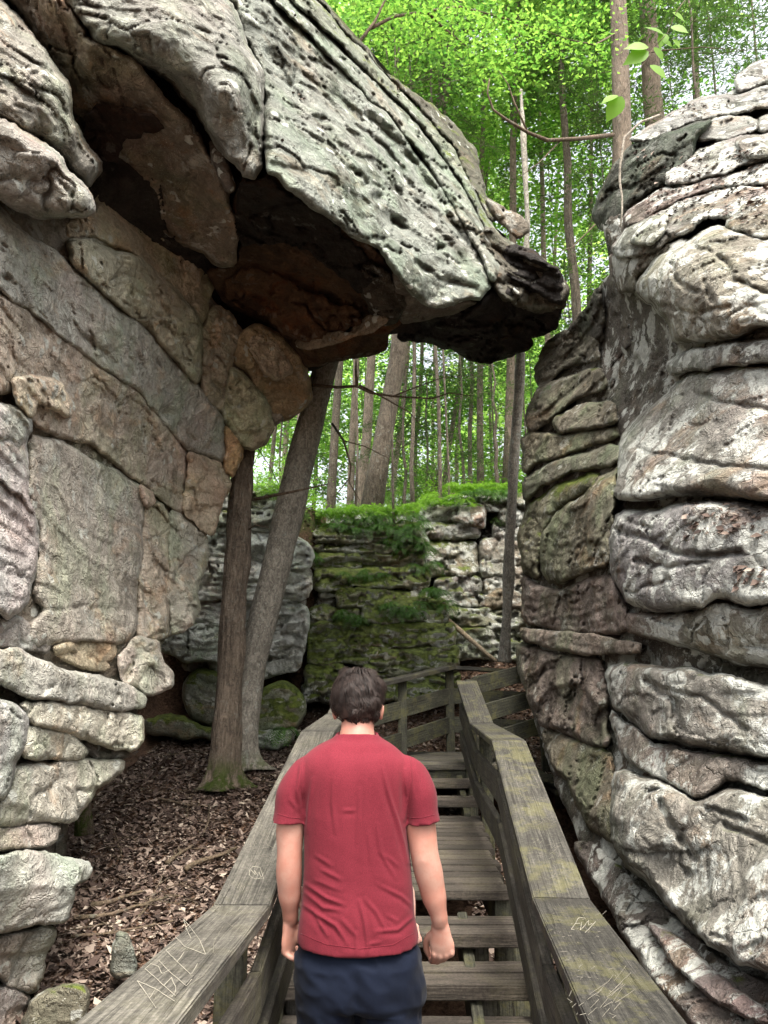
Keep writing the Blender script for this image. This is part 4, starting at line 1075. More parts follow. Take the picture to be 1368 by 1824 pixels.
Z_LAND, Z_PLAT = -1.016, -.68
def walkway():
    root = empty('boardwalk', (.05, 4.2, -1.8), 'weathered wooden stairway with open risers climbing from the bottom centre to a platform', 'boardwalk')
    xl, xr = -.52, .66
    # flights
    def tread(y_front, z, x0, x1, depth=.305, parent=root):
        w = (depth - .012) / 2
        for k in range(2):
            yc = y_front + w / 2 + k * (w + .012)
            j = rng.uniform(-.003, .003)
            plank('tread_board', (x0 - rng.uniform(0, .015), yc, z + j), (x1 + rng.uniform(0, .02), yc, z - j), w, .060, M_STEP, parent, side=(0, 1, 0), bev=.007)
    k = 0
    for i in range(1, 12):
        y = 4.2 - .283 * i; z = Z_LAND - .12 * i
        if z < -1.82: break
        tread(y, z, xl, xr + .02)
    for x in (xl + .06, .40):          # stringers and cleats
        vboard('stringer', (x, 2.3, Z_LAND - .12 * 6.9 + .0), (x, 4.22, Z_LAND - .10), .20, .05, M_WOODG, root)
        for i in range(1, 8):
            y = 4.2 - .283 * i + .05; z = Z_LAND - .12 * i - .05
            prism('tread_support', [(x + .03, y, z - .24), (x + .10, y, z - .24), (x + .10, y + .09, z - .24), (x + .03, y + .09, z - .24)],
                  [(x + .03, y, z), (x + .10, y, z), (x + .10, y + .09, z), (x + .03, y + .09, z)], M_WOOD, root, .003, (0, 0, 1), Vector((0, 1, 0)))
    # lower deck the viewer stands on
    for i in range(13):
        yc = 2.05 - .15 * i
        plank('deck_board', (xl - .05, yc, -1.80), (xr + .05, yc, -1.80), .14, .04, M_STEP, root, side=(0, 1, 0))
    # first landing
    y = 4.2; i = 0
    while y < 6.55:
        w = .138
        xe0 = xl + rng.uniform(-.03, .02) + (y - 4.2) * .02; xe1 = .63 + (y - 4.2) * .06 + rng.uniform(-.01, .03)
        plank('deck_board', (xe0, y + w / 2, Z_LAND + rng.uniform(-.003, .003)), (xe1, y + w / 2, Z_LAND + rng.uniform(-.003, .003)), w, .045, M_STEP, root, side=(0, 1, 0), bev=.006)
        y += w + .009
    for x in (-.4, .1, .6): vboard('joist', (x, 4.27, Z_LAND - .05), (x, 6.5, Z_LAND - .05), .16, .05, M_WOODG, root)
    # second flight
    for yf, z in ((6.6, -.904), (6.87, -.792)):
        tread(yf, z, xl + .05, .76, .26)
    for x in (-.4, .2, .68): vboard('stringer', (x, 6.5, -1.0), (x, 7.2, -.76), .16, .05, M_WOODG, root)
    # platform, boards running away to the left
    for j in range(10):
        yc = 7.15 + .07 + j * .147
        plank('deck_board', (xl - .1, yc, Z_PLAT + rng.uniform(-.003, .003)), (1.25, yc, Z_PLAT), .138, .045, M_WOOD, root, side=(0, 1, 0), bev=.005)
    vboard('joist', (xl - .1, 7.2, Z_PLAT - .05), (1.25, 7.2, Z_PLAT - .05), .16, .05, M_WOODG, root)
    vboard('joist', (xl - .1, 8.55, Z_PLAT - .05), (1.25, 8.55, Z_PLAT - .05), .16, .05, M_WOODG, root)
    for x, yy in ((-.45, 4.3), (.62, 4.3), (-.42, 6.4), (.75, 6.4), (-.5, 8.5), (1.2, 8.5)):
        post(x, yy, gh(x, yy) - .1, (Z_LAND if yy < 6.5 else Z_PLAT) - .05, root)
    # flight turning off to the right of the platform, behind the rail
    for i in range(5):
        x = 1.26 + .29 * i; z = Z_PLAT - .11 * (i + 1)
        for kk in range(2):
            plank('tread_board', (x + .07 + kk * .145, 7.2, z), (x + .07 + kk * .145, 8.5, z), .135, .045, M_WOODG, root, side=(1, 0, 0))
    # right handrail
    R0, R1, R2, R3, R4 = P(1137, 1824, 1.6), P(1000, 1600, 2.75), P(906, 1318, 4.45), P(858, 1288, 6.3), P(831, 1212, 7.15)
    Rm = R0 + (R0 - R1) * 1.2
    cp = [Rm, R1, R2, R3, R4]
    rail = empty('handrail', (.6, 4.2, -1.1), 'right handrail with wide dark mossy cap board zigzagging up beside the rock', 'handrail')
    cap_strip(cp, .19, .04, [M_CAPD, M_CAPD, M_CAPD, M_CAPD], rail)
    def rails(pts, parent, drops, inward, mat=M_WOOD, hh=.14):
        for dz, sh in drops:
            q = [Vector(p) + Vector((inward * sh, 0, -dz)) for p in pts]
            for a, b in zip(q[:-1], q[1:]):
                vboard('rail_board', a, b, hh, .038, mat, parent)
    rails([Rm + Vector((0, 0, .03)), R1, R2, R3, R4], rail, ((.20, -.055), (.44, -.055)), 1)
    for p in (R1, R2, R3, R4, R0, (R1 + R2) / 2):
        post(p.x + .025, p.y, gh(p.x, p.y) - .1, p.z - .042, rail, M_WOODG)
    # left handrail
    L1, L2, L3, L4 = P(430, 1612, 2.75), P(566, 1302, 4.45), P(604, 1270, 6.3), P(625, 1228, 7.15)
    L0 = P(222, 1824, 1.55)
    Lm = L0 + (L0 - L1) * 1.2
    rail2 = empty('handrail', (-.55, 4.2, -1.2), 'left handrail with pale grey cap board and large letters scratched into it', 'handrail')
    cap_strip([Lm, L1, L2, L3, L4], .19, .04, [M_CAP, M_CAP, M_CAP, M_CAP], rail2)
    rails([Lm, L1, L2, L3, L4], rail2, ((.20, .055), (.44, .055)), 1)
    for p in (L1, L2, L3, L4, L0):
        post(p.x - .025, p.y, gh(p.x, p.y) - .1, p.z - .042, rail2, M_WOODG)
    # platform railing behind the head, running up to the right
    rail3 = empty('handrail', (.1, 8.3, -.7), 'far dark railing of three boards closing the platform behind the head', 'handrail')
    A, Bq, Cq = L4 + Vector((-.05, .15, -.0)), P(800, 1186, 8.65), P(965, 1196, 8.8)
    cap_strip([A, Bq, Cq], .22, .04, [M_CAPD, M_CAPD], rail3)
    rails([A, Bq, Cq], rail3, ((.24, 0), (.55, 0)), 1, M_WOODG, .17)
    for p in (Bq, Cq, (A + Bq) / 2): post(p.x, p.y, gh(p.x, p.y) - .1, p.z - .042, rail3, M_WOODG)
    # railing on the right of the platform
    rail4 = empty('handrail', (1.2, 7.6, -.7), 'short dark railing of three boards running from the end post into the rock', 'handrail')
    a0 = R4 + Vector((.06, .03, .03)); b0 = P(985, 1172, 8.0)
    for dz in (0, .27, .54):
        vboard('rail_board', a0 - Vector((0, 0, dz)), b0 - Vector((0, 0, dz)), .16, .038, M_WOODG, rail4)
    post(b0.x, b0.y + .06, gh(b0.x, b0.y) - .1, b0.z, rail4)
    post(a0.x - .02, a0.y + .03, Z_PLAT - .3, a0.z - .02, rail4)
    nm = NT('rusty_iron', .7, .4); nm.color((.05, .035, .028))
    parts = []
    for i in range(1, 8):
        for xx in (xl + .05, .40, xr - .04):
            for dy in (.05, .10, .19, .24):
                c = Vector((xx + rng.uniform(-.01, .01), 4.2 - .283 * i + dy, Z_LAND - .12 * i + .0005))
                parts.append(([c + Vector((.005 * math.cos(a), .005 * math.sin(a), 0)) for a in np.arange(6) * 1.047] + [c + Vector((0, 0, .0015))], [(k, (k + 1) % 6, 6) for k in range(6)]))
    y = 4.24
    while y < 6.5:
        for xx in (-.4, .1, .6):
            c = Vector((xx + rng.uniform(-.01, .01), y + rng.choice((0, .05)), Z_LAND + .004))
            parts.append(([c + Vector((.005 * math.cos(a), .005 * math.sin(a), 0)) for a in np.arange(6) * 1.047] + [c + Vector((0, 0, .0015))], [(k, (k + 1) % 6, 6) for k in range(6)]))
        y += .0735
    v, f = join(parts)
    mesh_obj('nail_heads', v, f, nm.m, root, smooth=False)['kind'] = 'stuff'
    return (L1, L0, R1, R0, L2, R2)
CAPS = walkway()

def carvings():
    """letters scratched into the handrail caps, raised 0.6 mm as pale torn wood fibre"""
    L1, L0, R1, R0, L2, R2 = CAPS
    s = NT('scratched_wood', .8, .2); s.color((.25, .235, .195)); mat = s.m
    s2 = NT('faded_scratch', .85, .2); s2.color((.15, .14, .115)); mat2 = s2.m
    def plane(a, b, side):
        d = (b - a).normalized(); S = Vector((d.y, -d.x, 0)).normalized(); n = S.cross(d)
        if n.z < 0: n = -n
        return a, n
    def strokes(lines, pl, w, name, parent, label=None):
        a, n = pl
        parts = []
        for ln in lines:
            pts = []
            for px, py in ln:
                r = Vector(rayn(px, py)); t = a.dot(n) / r.dot(n)
                pts.append(r * t + n * .0018)
            for p, q in zip(pts[:-1], pts[1:]):
                d = (q - p); L = d.length
                if L < 1e-5: continue
                sd = n.cross(d).normalized()
                k = max(1, int(L / .02)); vs = []
                rr = random.Random(int(L * 1e6))
                for i in range(k + 1):
                    c = p + d * i / k + sd * rr.uniform(-.0006, .0006); ww = w * rr.uniform(.45, 1.1)
                    vs += [c - sd * ww, c + sd * ww, c + n * .0008]
                fs = []
                for i in range(k):
                    fs += [(3 * i, 3 * i + 2, 3 * i + 5, 3 * i + 3), (3 * i + 2, 3 * i + 1, 3 * i + 4, 3 * i + 5)]
                parts.append((vs, fs))
        v, f = join(parts)
        o = mesh_obj(name, v, f, mat2 if name == 'scratch' else mat, parent, smooth=False)
        if name == 'scratch': o['kind'] = 'stuff'
    c4 = lambda L: [[(100 + x * .33626, 1450 + y * .33626) for x, y in ln] for ln in L]
    c5 = lambda L: [[(700 + x * .2924, 1420 + y * .2924) for x, y in ln] for ln in L]
    lrail = [o for o in bpy.data.objects if o.name.startswith('handrail') and 'pale grey' in o.get('label', '')][0]
    rrail = [o for o in bpy.data.objects if o.name.startswith('handrail') and 'wide dark' in o.get('label', '')][0]
    left = plane(L0, L1, 1); left2 = plane(L1, L2, 1)
    def ell(cx, cy, rx, ry, n=14, rot=0): return [(cx + rx * math.cos(t) * math.cos(rot) - ry * math.sin(t) * math.sin(rot), cy + rx * math.cos(t) * math.sin(rot) + ry * math.sin(t) * math.cos(rot)) for t in [2 * math.pi * i / n for i in range(n + 1)]]
    strokes(c4([[(430, 888), (480, 960), (530, 1035)], [(430, 888), (525, 930), (628, 998)], [(492, 982), (510, 958), (528, 930)],
                [(470, 825), (520, 865), (575, 918), (632, 968)], [(570, 915), (610, 870), (632, 920), (630, 950), (612, 975)],
                [(470, 825), (500, 797), (540, 810), (560, 850), (600, 830)], [(545, 780), (600, 840), (690, 915), (718, 880)],
                [(580, 725), (640, 785), (715, 855)], [(580, 725), (605, 712), (632, 690)], [(640, 785), (660, 762), (678, 735)], [(715, 855), (732, 828), (748, 797)],
                [(632, 655), (680, 705), (792, 748)], [(792, 748), (760, 670), (712, 605), (675, 560)], [(675, 560), (690, 610), (715, 665)]]), left, .0012, 'carved_letter', lrail)
    strokes(c4([[(825, 798), (780, 860), (715, 905), (640, 1000), (580, 1085)], [(885, 600), (850, 650), (835, 690), (832, 740)], [(905, 580), (940, 605)]]), left, .0009, 'scratch', lrail)
    strokes(c4([[(835, 465), (850, 520)], [(850, 460), (870, 510)], [(830, 500), (885, 490)], [(840, 480), (860, 530)]]), left, .0008, 'scratch', lrail)
    strokes(c4([ell(1060, 312, 38, 34)[:12], [(1040, 280), (1080, 285), (1100, 345), (1050, 345)], [(1035, 300), (1055, 325), (1050, 300), (1070, 330)], [(1075, 310), (1085, 335)]]), left2, .0011, 'carved_letter', lrail)
    rr = random.Random(9)
    L = []
    for i in range(26):
        x = rr.uniform(1030, 1150); y = rr.uniform(60, 260)
        if x > 1060 + (260 - y) * .2 + 60: continue
        a = rr.uniform(-.3, 1.9); q = rr.uniform(15, 60)
        L.append([(x, y), (x + q * math.cos(a), y + q * math.sin(a))])
    strokes(c4(L), left2, .0009, 'scratch', lrail)
    strokes(c4([[(925, 350 + 9 * i), (985 - 4 * i, 380 + 12 * i)] for i in range(0)] + [[(950 + 12 * i, 345 + 10 * i), (930 + 14 * i, 380 + 8 * i)] for i in range(5)]), left2, .0012, 'scratch', lrail)
    right = plane(R0, R1, 1); right2 = plane(R1, R2, 1)
    strokes(c5([[(1130, 740), (1110, 775), (1085, 810), (1105, 812)], [(1130, 740), (1150, 738), (1175, 742)], [(1110, 775), (1140, 772)],
                [(1150, 765), (1140, 815), (1165, 790), (1192, 755)], [(1190, 760), (1192, 785), (1210, 775)], [(1235, 762), (1200, 800), (1170, 830)]]), right, .0011, 'carved_letter', rrail)
    L = []
    for i in range(60):
        x = rr.uniform(930, 1360); y = rr.uniform(680, 1370)
        if x < 930 + (y - 680) * .22 or x > 1180 + (y - 600) * .9: continue
        a = rr.uniform(-1.2, .6); q = rr.uniform(8, 40)
        L.append([(x, y), (x + q * math.cos(a), y + q * math.sin(a))])
    for i in range(18):
        x = rr.uniform(1180, 1360); y = rr.uniform(1120, 1370)
        a = -.75 + rr.uniform(-.25, .2); q = rr.uniform(50, 140)
        L.append([(x, y), (x + q * math.cos(a), y + q * math.sin(a))])
    strokes(c5(L), right, .0005, 'scratch', rrail)
    L = []
    for i in range(60):
        y = rr.uniform(0, 600); x = 720 + y * .33 + rr.uniform(20, 200)
        a = rr.uniform(-.9, .9); q = rr.uniform(10, 40)
        L.append([(x, y), (x + q * math.cos(a), y + q * math.sin(a))])
    strokes(c5(L), right2, .0006, 'scratch', rrail)
carvings()
# ------------------------------------------------------------------ plants
M_BARKR = bark_material('hemlock_bark', (.25, .20, .155), (1, 1, .26), .8, .18)
M_BARKG = bark_material('smooth_grey_bark', (.36, .33, .28), (1, 1, .5), .35, .6)
M_BARKD = bark_material('dark_forest_bark', (.20, .165, .13), (1, 1, .3), .6, .3)
M_BARKP = bark_material('pale_forest_bark', (.36, .29, .23), (1, 1, .3), .5, .3)
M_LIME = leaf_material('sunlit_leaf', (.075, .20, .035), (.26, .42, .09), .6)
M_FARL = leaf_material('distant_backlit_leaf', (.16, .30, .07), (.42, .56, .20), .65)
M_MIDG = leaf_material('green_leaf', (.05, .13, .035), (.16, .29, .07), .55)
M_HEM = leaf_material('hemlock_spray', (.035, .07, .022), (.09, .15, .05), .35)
M_FERN = leaf_material('fern_green', (.035, .10, .018), (.09, .20, .03), .35)
M_FERNL = leaf_material('bright_fern_green', (.10, .22, .02), (.20, .36, .04), .5)

def leaves_mesh(pos, size, rs, flat=.45, aspect=.55, droop=0.0, jit=.3):
    """4-cornered leaves with a fold; pos (N,3)"""
    N = len(pos)
    a = rs.uniform(0, 2 * np.pi, N)
    d = np.stack([np.cos(a), np.sin(a), rs.normal(-droop, flat * .6, N)], -1)
    d /= np.linalg.norm(d, axis=1)[:, None]
    s = np.cross(d, np.array([0, 0, 1.0])); s /= np.linalg.norm(s, axis=1)[:, None]
    u = np.cross(s, d)
    ro = rs.normal(0, flat, N)[:, None]
    s2 = s * np.cos(ro) + u * np.sin(ro)
    L = (size * rs.uniform(1 - jit, 1 + jit, N))[:, None]
    n = np.cross(d, s2)
    v = np.stack([pos - d * L * .5, pos + s2 * L * aspect * .5 + n * L * .08, pos + d * L * .5 - n * L * .05, pos - s2 * L * aspect * .5 + n * L * .08], 1).reshape(-1, 3)
    b = np.arange(N)[:, None] * 4
    return v, b + np.array([[0, 1, 2, 3]])

def crown_points(rs, R, H, n_clump, n_leaf, flatness=.35, hollow=.35):
    th = rs.uniform(0, 2 * np.pi, n_clump); ph = np.arccos(rs.uniform(-1, 1, n_clump)); rr = (hollow + (1 - hollow) * rs.uniform(0, 1, n_clump) ** .6)
    c = np.stack([R * rr * np.sin(ph) * np.cos(th), R * rr * np.sin(ph) * np.sin(th), H * rr * np.cos(ph)], -1)
    cr = rs.uniform(.14, .30, n_clump) * R
    k = rs.randint(0, n_clump, n_leaf)
    o = rs.normal(0, 1, (n_leaf, 3)) * cr[k][:, None] * np.array([.6, .6, .6 * flatness])
    # clumps droop at their rim
    o[:, 2] -= .25 * (o[:, 0] ** 2 + o[:, 1] ** 2) / (cr[k] + .01)
    return c, c[k] + o

_crowns = {}
def crown_mesh(kind, var):
    key = (kind, var)
    if key in _crowns: return _crowns[key]
    rs = np.random.RandomState(hash(kind) % 7 + 31 * var + len(kind))
    rs = np.random.RandomState({'lime': 1, 'mid': 2, 'hemlock': 3, 'far': 4}[kind] * 100 + var)
    if kind == 'hemlock':
        # tiered drooping boughs of fine sprays
        P_, br = [], []
        nb = 22
        for i in range(nb):
            z = -1 + 2 * i / nb + rs.uniform(-.03, .03); a = rs.uniform(0, 6.28); L = (1.05 - .45 * (z + 1) / 2) * rs.uniform(.7, 1.1)
            t = rs.uniform(.08, 1, 260) ** .8
            w = .16 * np.sin(np.pi * np.clip(t, 0, 1) ** .8) + .02
            s = rs.normal(0, 1, 260) * w
            x = t * L * math.cos(a) - s * math.sin(a); y = t * L * math.sin(a) + s * math.cos(a)
            zz = z - .28 * t * t * L + rs.normal(0, .018, 260) - .25 * np.abs(s)
            P_.append(np.stack([x, y, zz * 1.5], -1))
            br.append([(t_ * L * math.cos(a), t_ * L * math.sin(a), (z - .28 * t_ * t_ * L) * 1.5) for t_ in (0, .3, .6, .9)])
        pts = np.concatenate(P_)
        v, f = leaves_mesh(pts * 3.0, .16, rs, .25, .16, .2)
        br = [[tuple(c * 3.0 for c in q) for q in b] for b in br]
    else:
        n = {'lime': 3900, 'mid': 3900, 'far': 2500}[kind]
        c, pts = crown_points(rs, 3.0, 2.6, 46, n)
        v, f = leaves_mesh(pts, {'lime': .135, 'mid': .12, 'far': .2}[kind], rs, .45, .62)
        br = [[(0, 0, -2.6 + .3 * i % 2), tuple(q * .35 + np.array([0, 0, -.9])), tuple(q * .95)] for i, q in enumerate(c[:22])]
    _crowns[key] = (v, f, br, {})
    return _crowns[key]

def trunk_path(base, top, lean=None, n=9, seed=0, wav=.05):
    rr = random.Random(seed)
    base, top = Vector(base), Vector(top)
    return [base.lerp(top, i / (n - 1)) + (Vector((rr.uniform(-1, 1), rr.uniform(-1, 1), 0)) * wav * (1 if 0 < i < n - 1 else 0)) for i in range(n)]

def tree(name, x, y, z0, z1, r0, crown=None, label='', group=None, bark=None, seed=0, dx=0, dy=0, cat='tree', wav=.06, flare=1.5, n=10):
    """trunk from (x,y,z0) to (x+dx,y+dy,z1); crown = (kind, variant, radius, list of centre heights)"""
    root = empty(name, (x, y, z0), label, cat, group)
    p = trunk_path((x, y, z0 - .2), (x + dx, y + dy, z1), n=n, seed=seed, wav=wav)
    H = z1 - z0
    rad = [r0 * (1 - .55 * i / (n - 1)) * (1 + (flare - 1) * math.exp(-(i / (n - 1)) * H / .45)) for i in range(n)]
    parts = [tube(p, rad, 12)]
    if crown:
        kind, var, R, zc = crown
        v, f, br, cache = crown_mesh(kind, var)
        sc = R / 3.0
        cx, cy = x + dx * (zc - z0) / H, y + dy * (zc - z0) / H
        rr = random.Random(seed + 5); rot = rr.uniform(0, 6.28)
        cr, sr = math.cos(rot), math.sin(rot)
        for b in br:
            q = [Vector(((a * cr - bb * sr) * sc + cx, (a * sr + bb * cr) * sc + cy, c * sc + zc)) for a, bb, c in b]
            if kind == 'hemlock': q[0] = Vector((cx, cy, q[0].z))
            L = (q[-1] - q[0]).length
            m = len(q)
            parts.append(tube(q, [max(.006, r0 * .16 * (1 - i / m)) for i in range(m)], 5))
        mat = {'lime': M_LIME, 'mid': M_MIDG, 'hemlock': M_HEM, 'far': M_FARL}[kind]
        if 'me' not in cache:
            o = mesh_obj('crown', v, f, mat, root, smooth=False, world_coords=False)
            cache['me'] = o.data
        else:
            o = bpy.data.objects.new('crown', cache['me']); C.objects.link(o); o.parent = root
        o.location = (cx - x, cy - y, zc - z0); o.scale = (sc, sc, sc); o.rotation_euler = (0, 0, rot)
    v, f = join(parts)
    mesh_obj('trunk', v, f, bark or M_BARKD, root)
    return root

def near_trees():
    # straight reddish trunk
    def px_trunk(name, pts, mat, label, flare, bumps=None, seg=28, extra=()):
        seg = seg if seg < 20 else 64
        """pts: (px, py, width px, Y) from the foot upwards"""
        path, rad = [], []
        for px, py, w, Y in pts:
            path.append(P(px, py, Y)); rad.append(w / 2 / F * Y * 1.0)
        # resample
        Q, Rr = [], []
        for i in range(len(path) - 1):
            k = max(2, int((path[i + 1] - path[i]).length / .035))
            for j in range(k):
                t = j / k; Q.append(path[i].lerp(path[i + 1], t)); Rr.append(rad[i] * (1 - t) + rad[i + 1] * t)
        Q.append(path[-1]); Rr.append(rad[-1])
        v, f = tube(Q, Rr, seg)
        v = np.array([tuple(q) for q in v]); ctr = np.repeat(np.array([tuple(q) for q in Q]), seg, 0)
        rd = v - ctr; L = np.linalg.norm(rd, axis=1)[:, None]; rdn = rd / L
        h = (v[:, 2] - v[:, 2].min())[:, None]
        ang = np.arctan2(rdn[:, 1], rdn[:, 0])[:, None]
        lobes = (np.sin(ang * 3 + 1) * .5 + np.sin(ang * 5 + 2.2) * .35 + .5)
        fl = (np.exp(-h / .15) * .8 + np.exp(-h / .05) * .8) * flare * (.25 + .95 * np.clip(lobes, 0, 2)) * L
        amp = .006 + .010 * (mat is M_BARKR)
        rid_ = np.abs(vnoise(np.c_[np.cos(ang) * 5.5, np.sin(ang) * 5.5, v[:, 2:] * 2.2], 19))[:, None] - .3
        fl = fl + rid_ * (.030 if mat is M_BARKR else .010)
        q = np.c_[v[:, :2] * 9, v[:, 2:] * (1.2 if mat is M_BARKR else 3)]
        v = v + rdn * (fl + amp * fbm(q, 4, 8)[:, None] + .02 * vnoise(v * 2.0, 9)[:, None])
        root = empty(name, tuple(Q[0]), label, 'tree', None)
        mesh_obj('trunk', v, f, mat, root)
        return root, Q
    t1, q1 = px_trunk('hemlock_tree', [(400, 1402, 50, 8.3), (404, 1300, 47, 8.3), (410, 1200, 46, 8.35), (418, 1050, 45, 8.4), (427, 900, 44, 8.45), (436, 790, 42, 8.5), (450, 600, 40, 8.75), (462, 430, 36, 9.3), (480, 200, 30, 10.2)], M_BARKR,
                      'straight reddish brown furrowed trunk nearest the leaf litter, left of the leaning one', .75)
    t2, q2 = px_trunk('leaning_tree', [(428, 1368, 54, 8.75), (433, 1290, 52, 8.75), (449, 1180, 50, 8.8), (480, 1060, 52, 8.8), (507, 940, 53, 8.85), (535, 820, 52, 8.9), (562, 720, 50, 8.95), (584, 640, 48, 9.0), (610, 540, 44, 9.3), (600, 300, 36, 10.2), (590, 120, 28, 11)], M_BARKG,
                      'smooth grey leaning trunk with pale lichen, rising to the right under the rock', .6)
    t3, q3 = px_trunk('slender_tree', [(898, 1180, 19, 10.2), (902, 1100, 18, 10.2), (909, 950, 19, 10.2), (917, 800, 18, 10.2), (925, 690, 18, 10.2), (930, 560, 16, 10.3), (940, 400, 12, 10.6), (934, 280, 10, 10.9), (928, 160, 8, 11.2)], M_BARKG,
                      'slender grey trunk standing beside the left edge of the right rock mass', .2, seg=14)
    def limb(pxs, r, parent, n='branch'):
        path = [P(*q) for q in pxs]
        rads = [r * (1 - .75 * i / (len(path) - 1)) for i in range(len(path))]
        v, f = tube(path, rads, 7)
        return mesh_obj(n, v, f, M_TWIG, parent)
    limb([(590, 690, 8.95), (555, 686, 8.5), (600, 690, 8.0), (636, 688, 7.8), (660, 700, 7.8), (700, 706, 7.9), (770, 710, 8.1), (800, 700, 8.2), (840, 705, 8.3)], .022, t2)
    limb([(636, 688, 7.8), (634, 660, 7.8), (634, 640, 7.8)], .02, t2)
    limb([(640, 686, 7.8), (690, 712, 7.9), (730, 735, 8), (760, 770, 8.1)], .012, t2)
    limb([(700, 706, 7.9), (740, 690, 8), (790, 672, 8.1), (850, 668, 8.2)], .009, t2)
    limb([(592, 755, 8.9), (612, 785, 8.4), (625, 830, 8.1), (622, 860, 8.1), (640, 890, 8.1)], .016, t2)
    limb([(612, 785, 8.4), (650, 795, 8.3), (690, 815, 8.3), (720, 850, 8.3)], .009, t2)
    limb([(624, 850, 8.1), (600, 880, 8.1), (570, 900, 8.1)], .008, t2)
    limb([(450, 890, 8.4), (500, 880, 8.2), (540, 872, 8.1), (585, 862, 8.1)], .022, t1)
    limb([(416, 890, 8.4), (408, 872, 8.25), (404, 850, 8.1)], .014, t1)
    limb([(418, 905, 8.4), (430, 925, 8.2), (425, 945, 8.2)], .012, t1)
    limb([(440, 945, 8.4), (455, 935, 8.3), (480, 940, 8.2)], .010, t1)
    limb([(445, 880, 8.5), (440, 850, 8.2), (470, 790, 8.0), (480, 770, 8.0)], .007, t1)
    limb([(460, 800, 8.5), (480, 830, 8.4), (500, 870, 8.4), (515, 905, 8.4)], .006, t1)
    # stump post behind the lower ledge
    b = empty('tree_stump', tuple(on_ground(150, 1480)), 'short mossy brown stump half hidden behind the lower left rock ledge', 'stump')
    v, f = tube([P(150, 1486, 6.2), P(149, 1450, 6.2), P(148, 1405, 6.2)], [.075, .06, .055], 14)
    mesh_obj('trunk', v, f, M_BARKR, b)

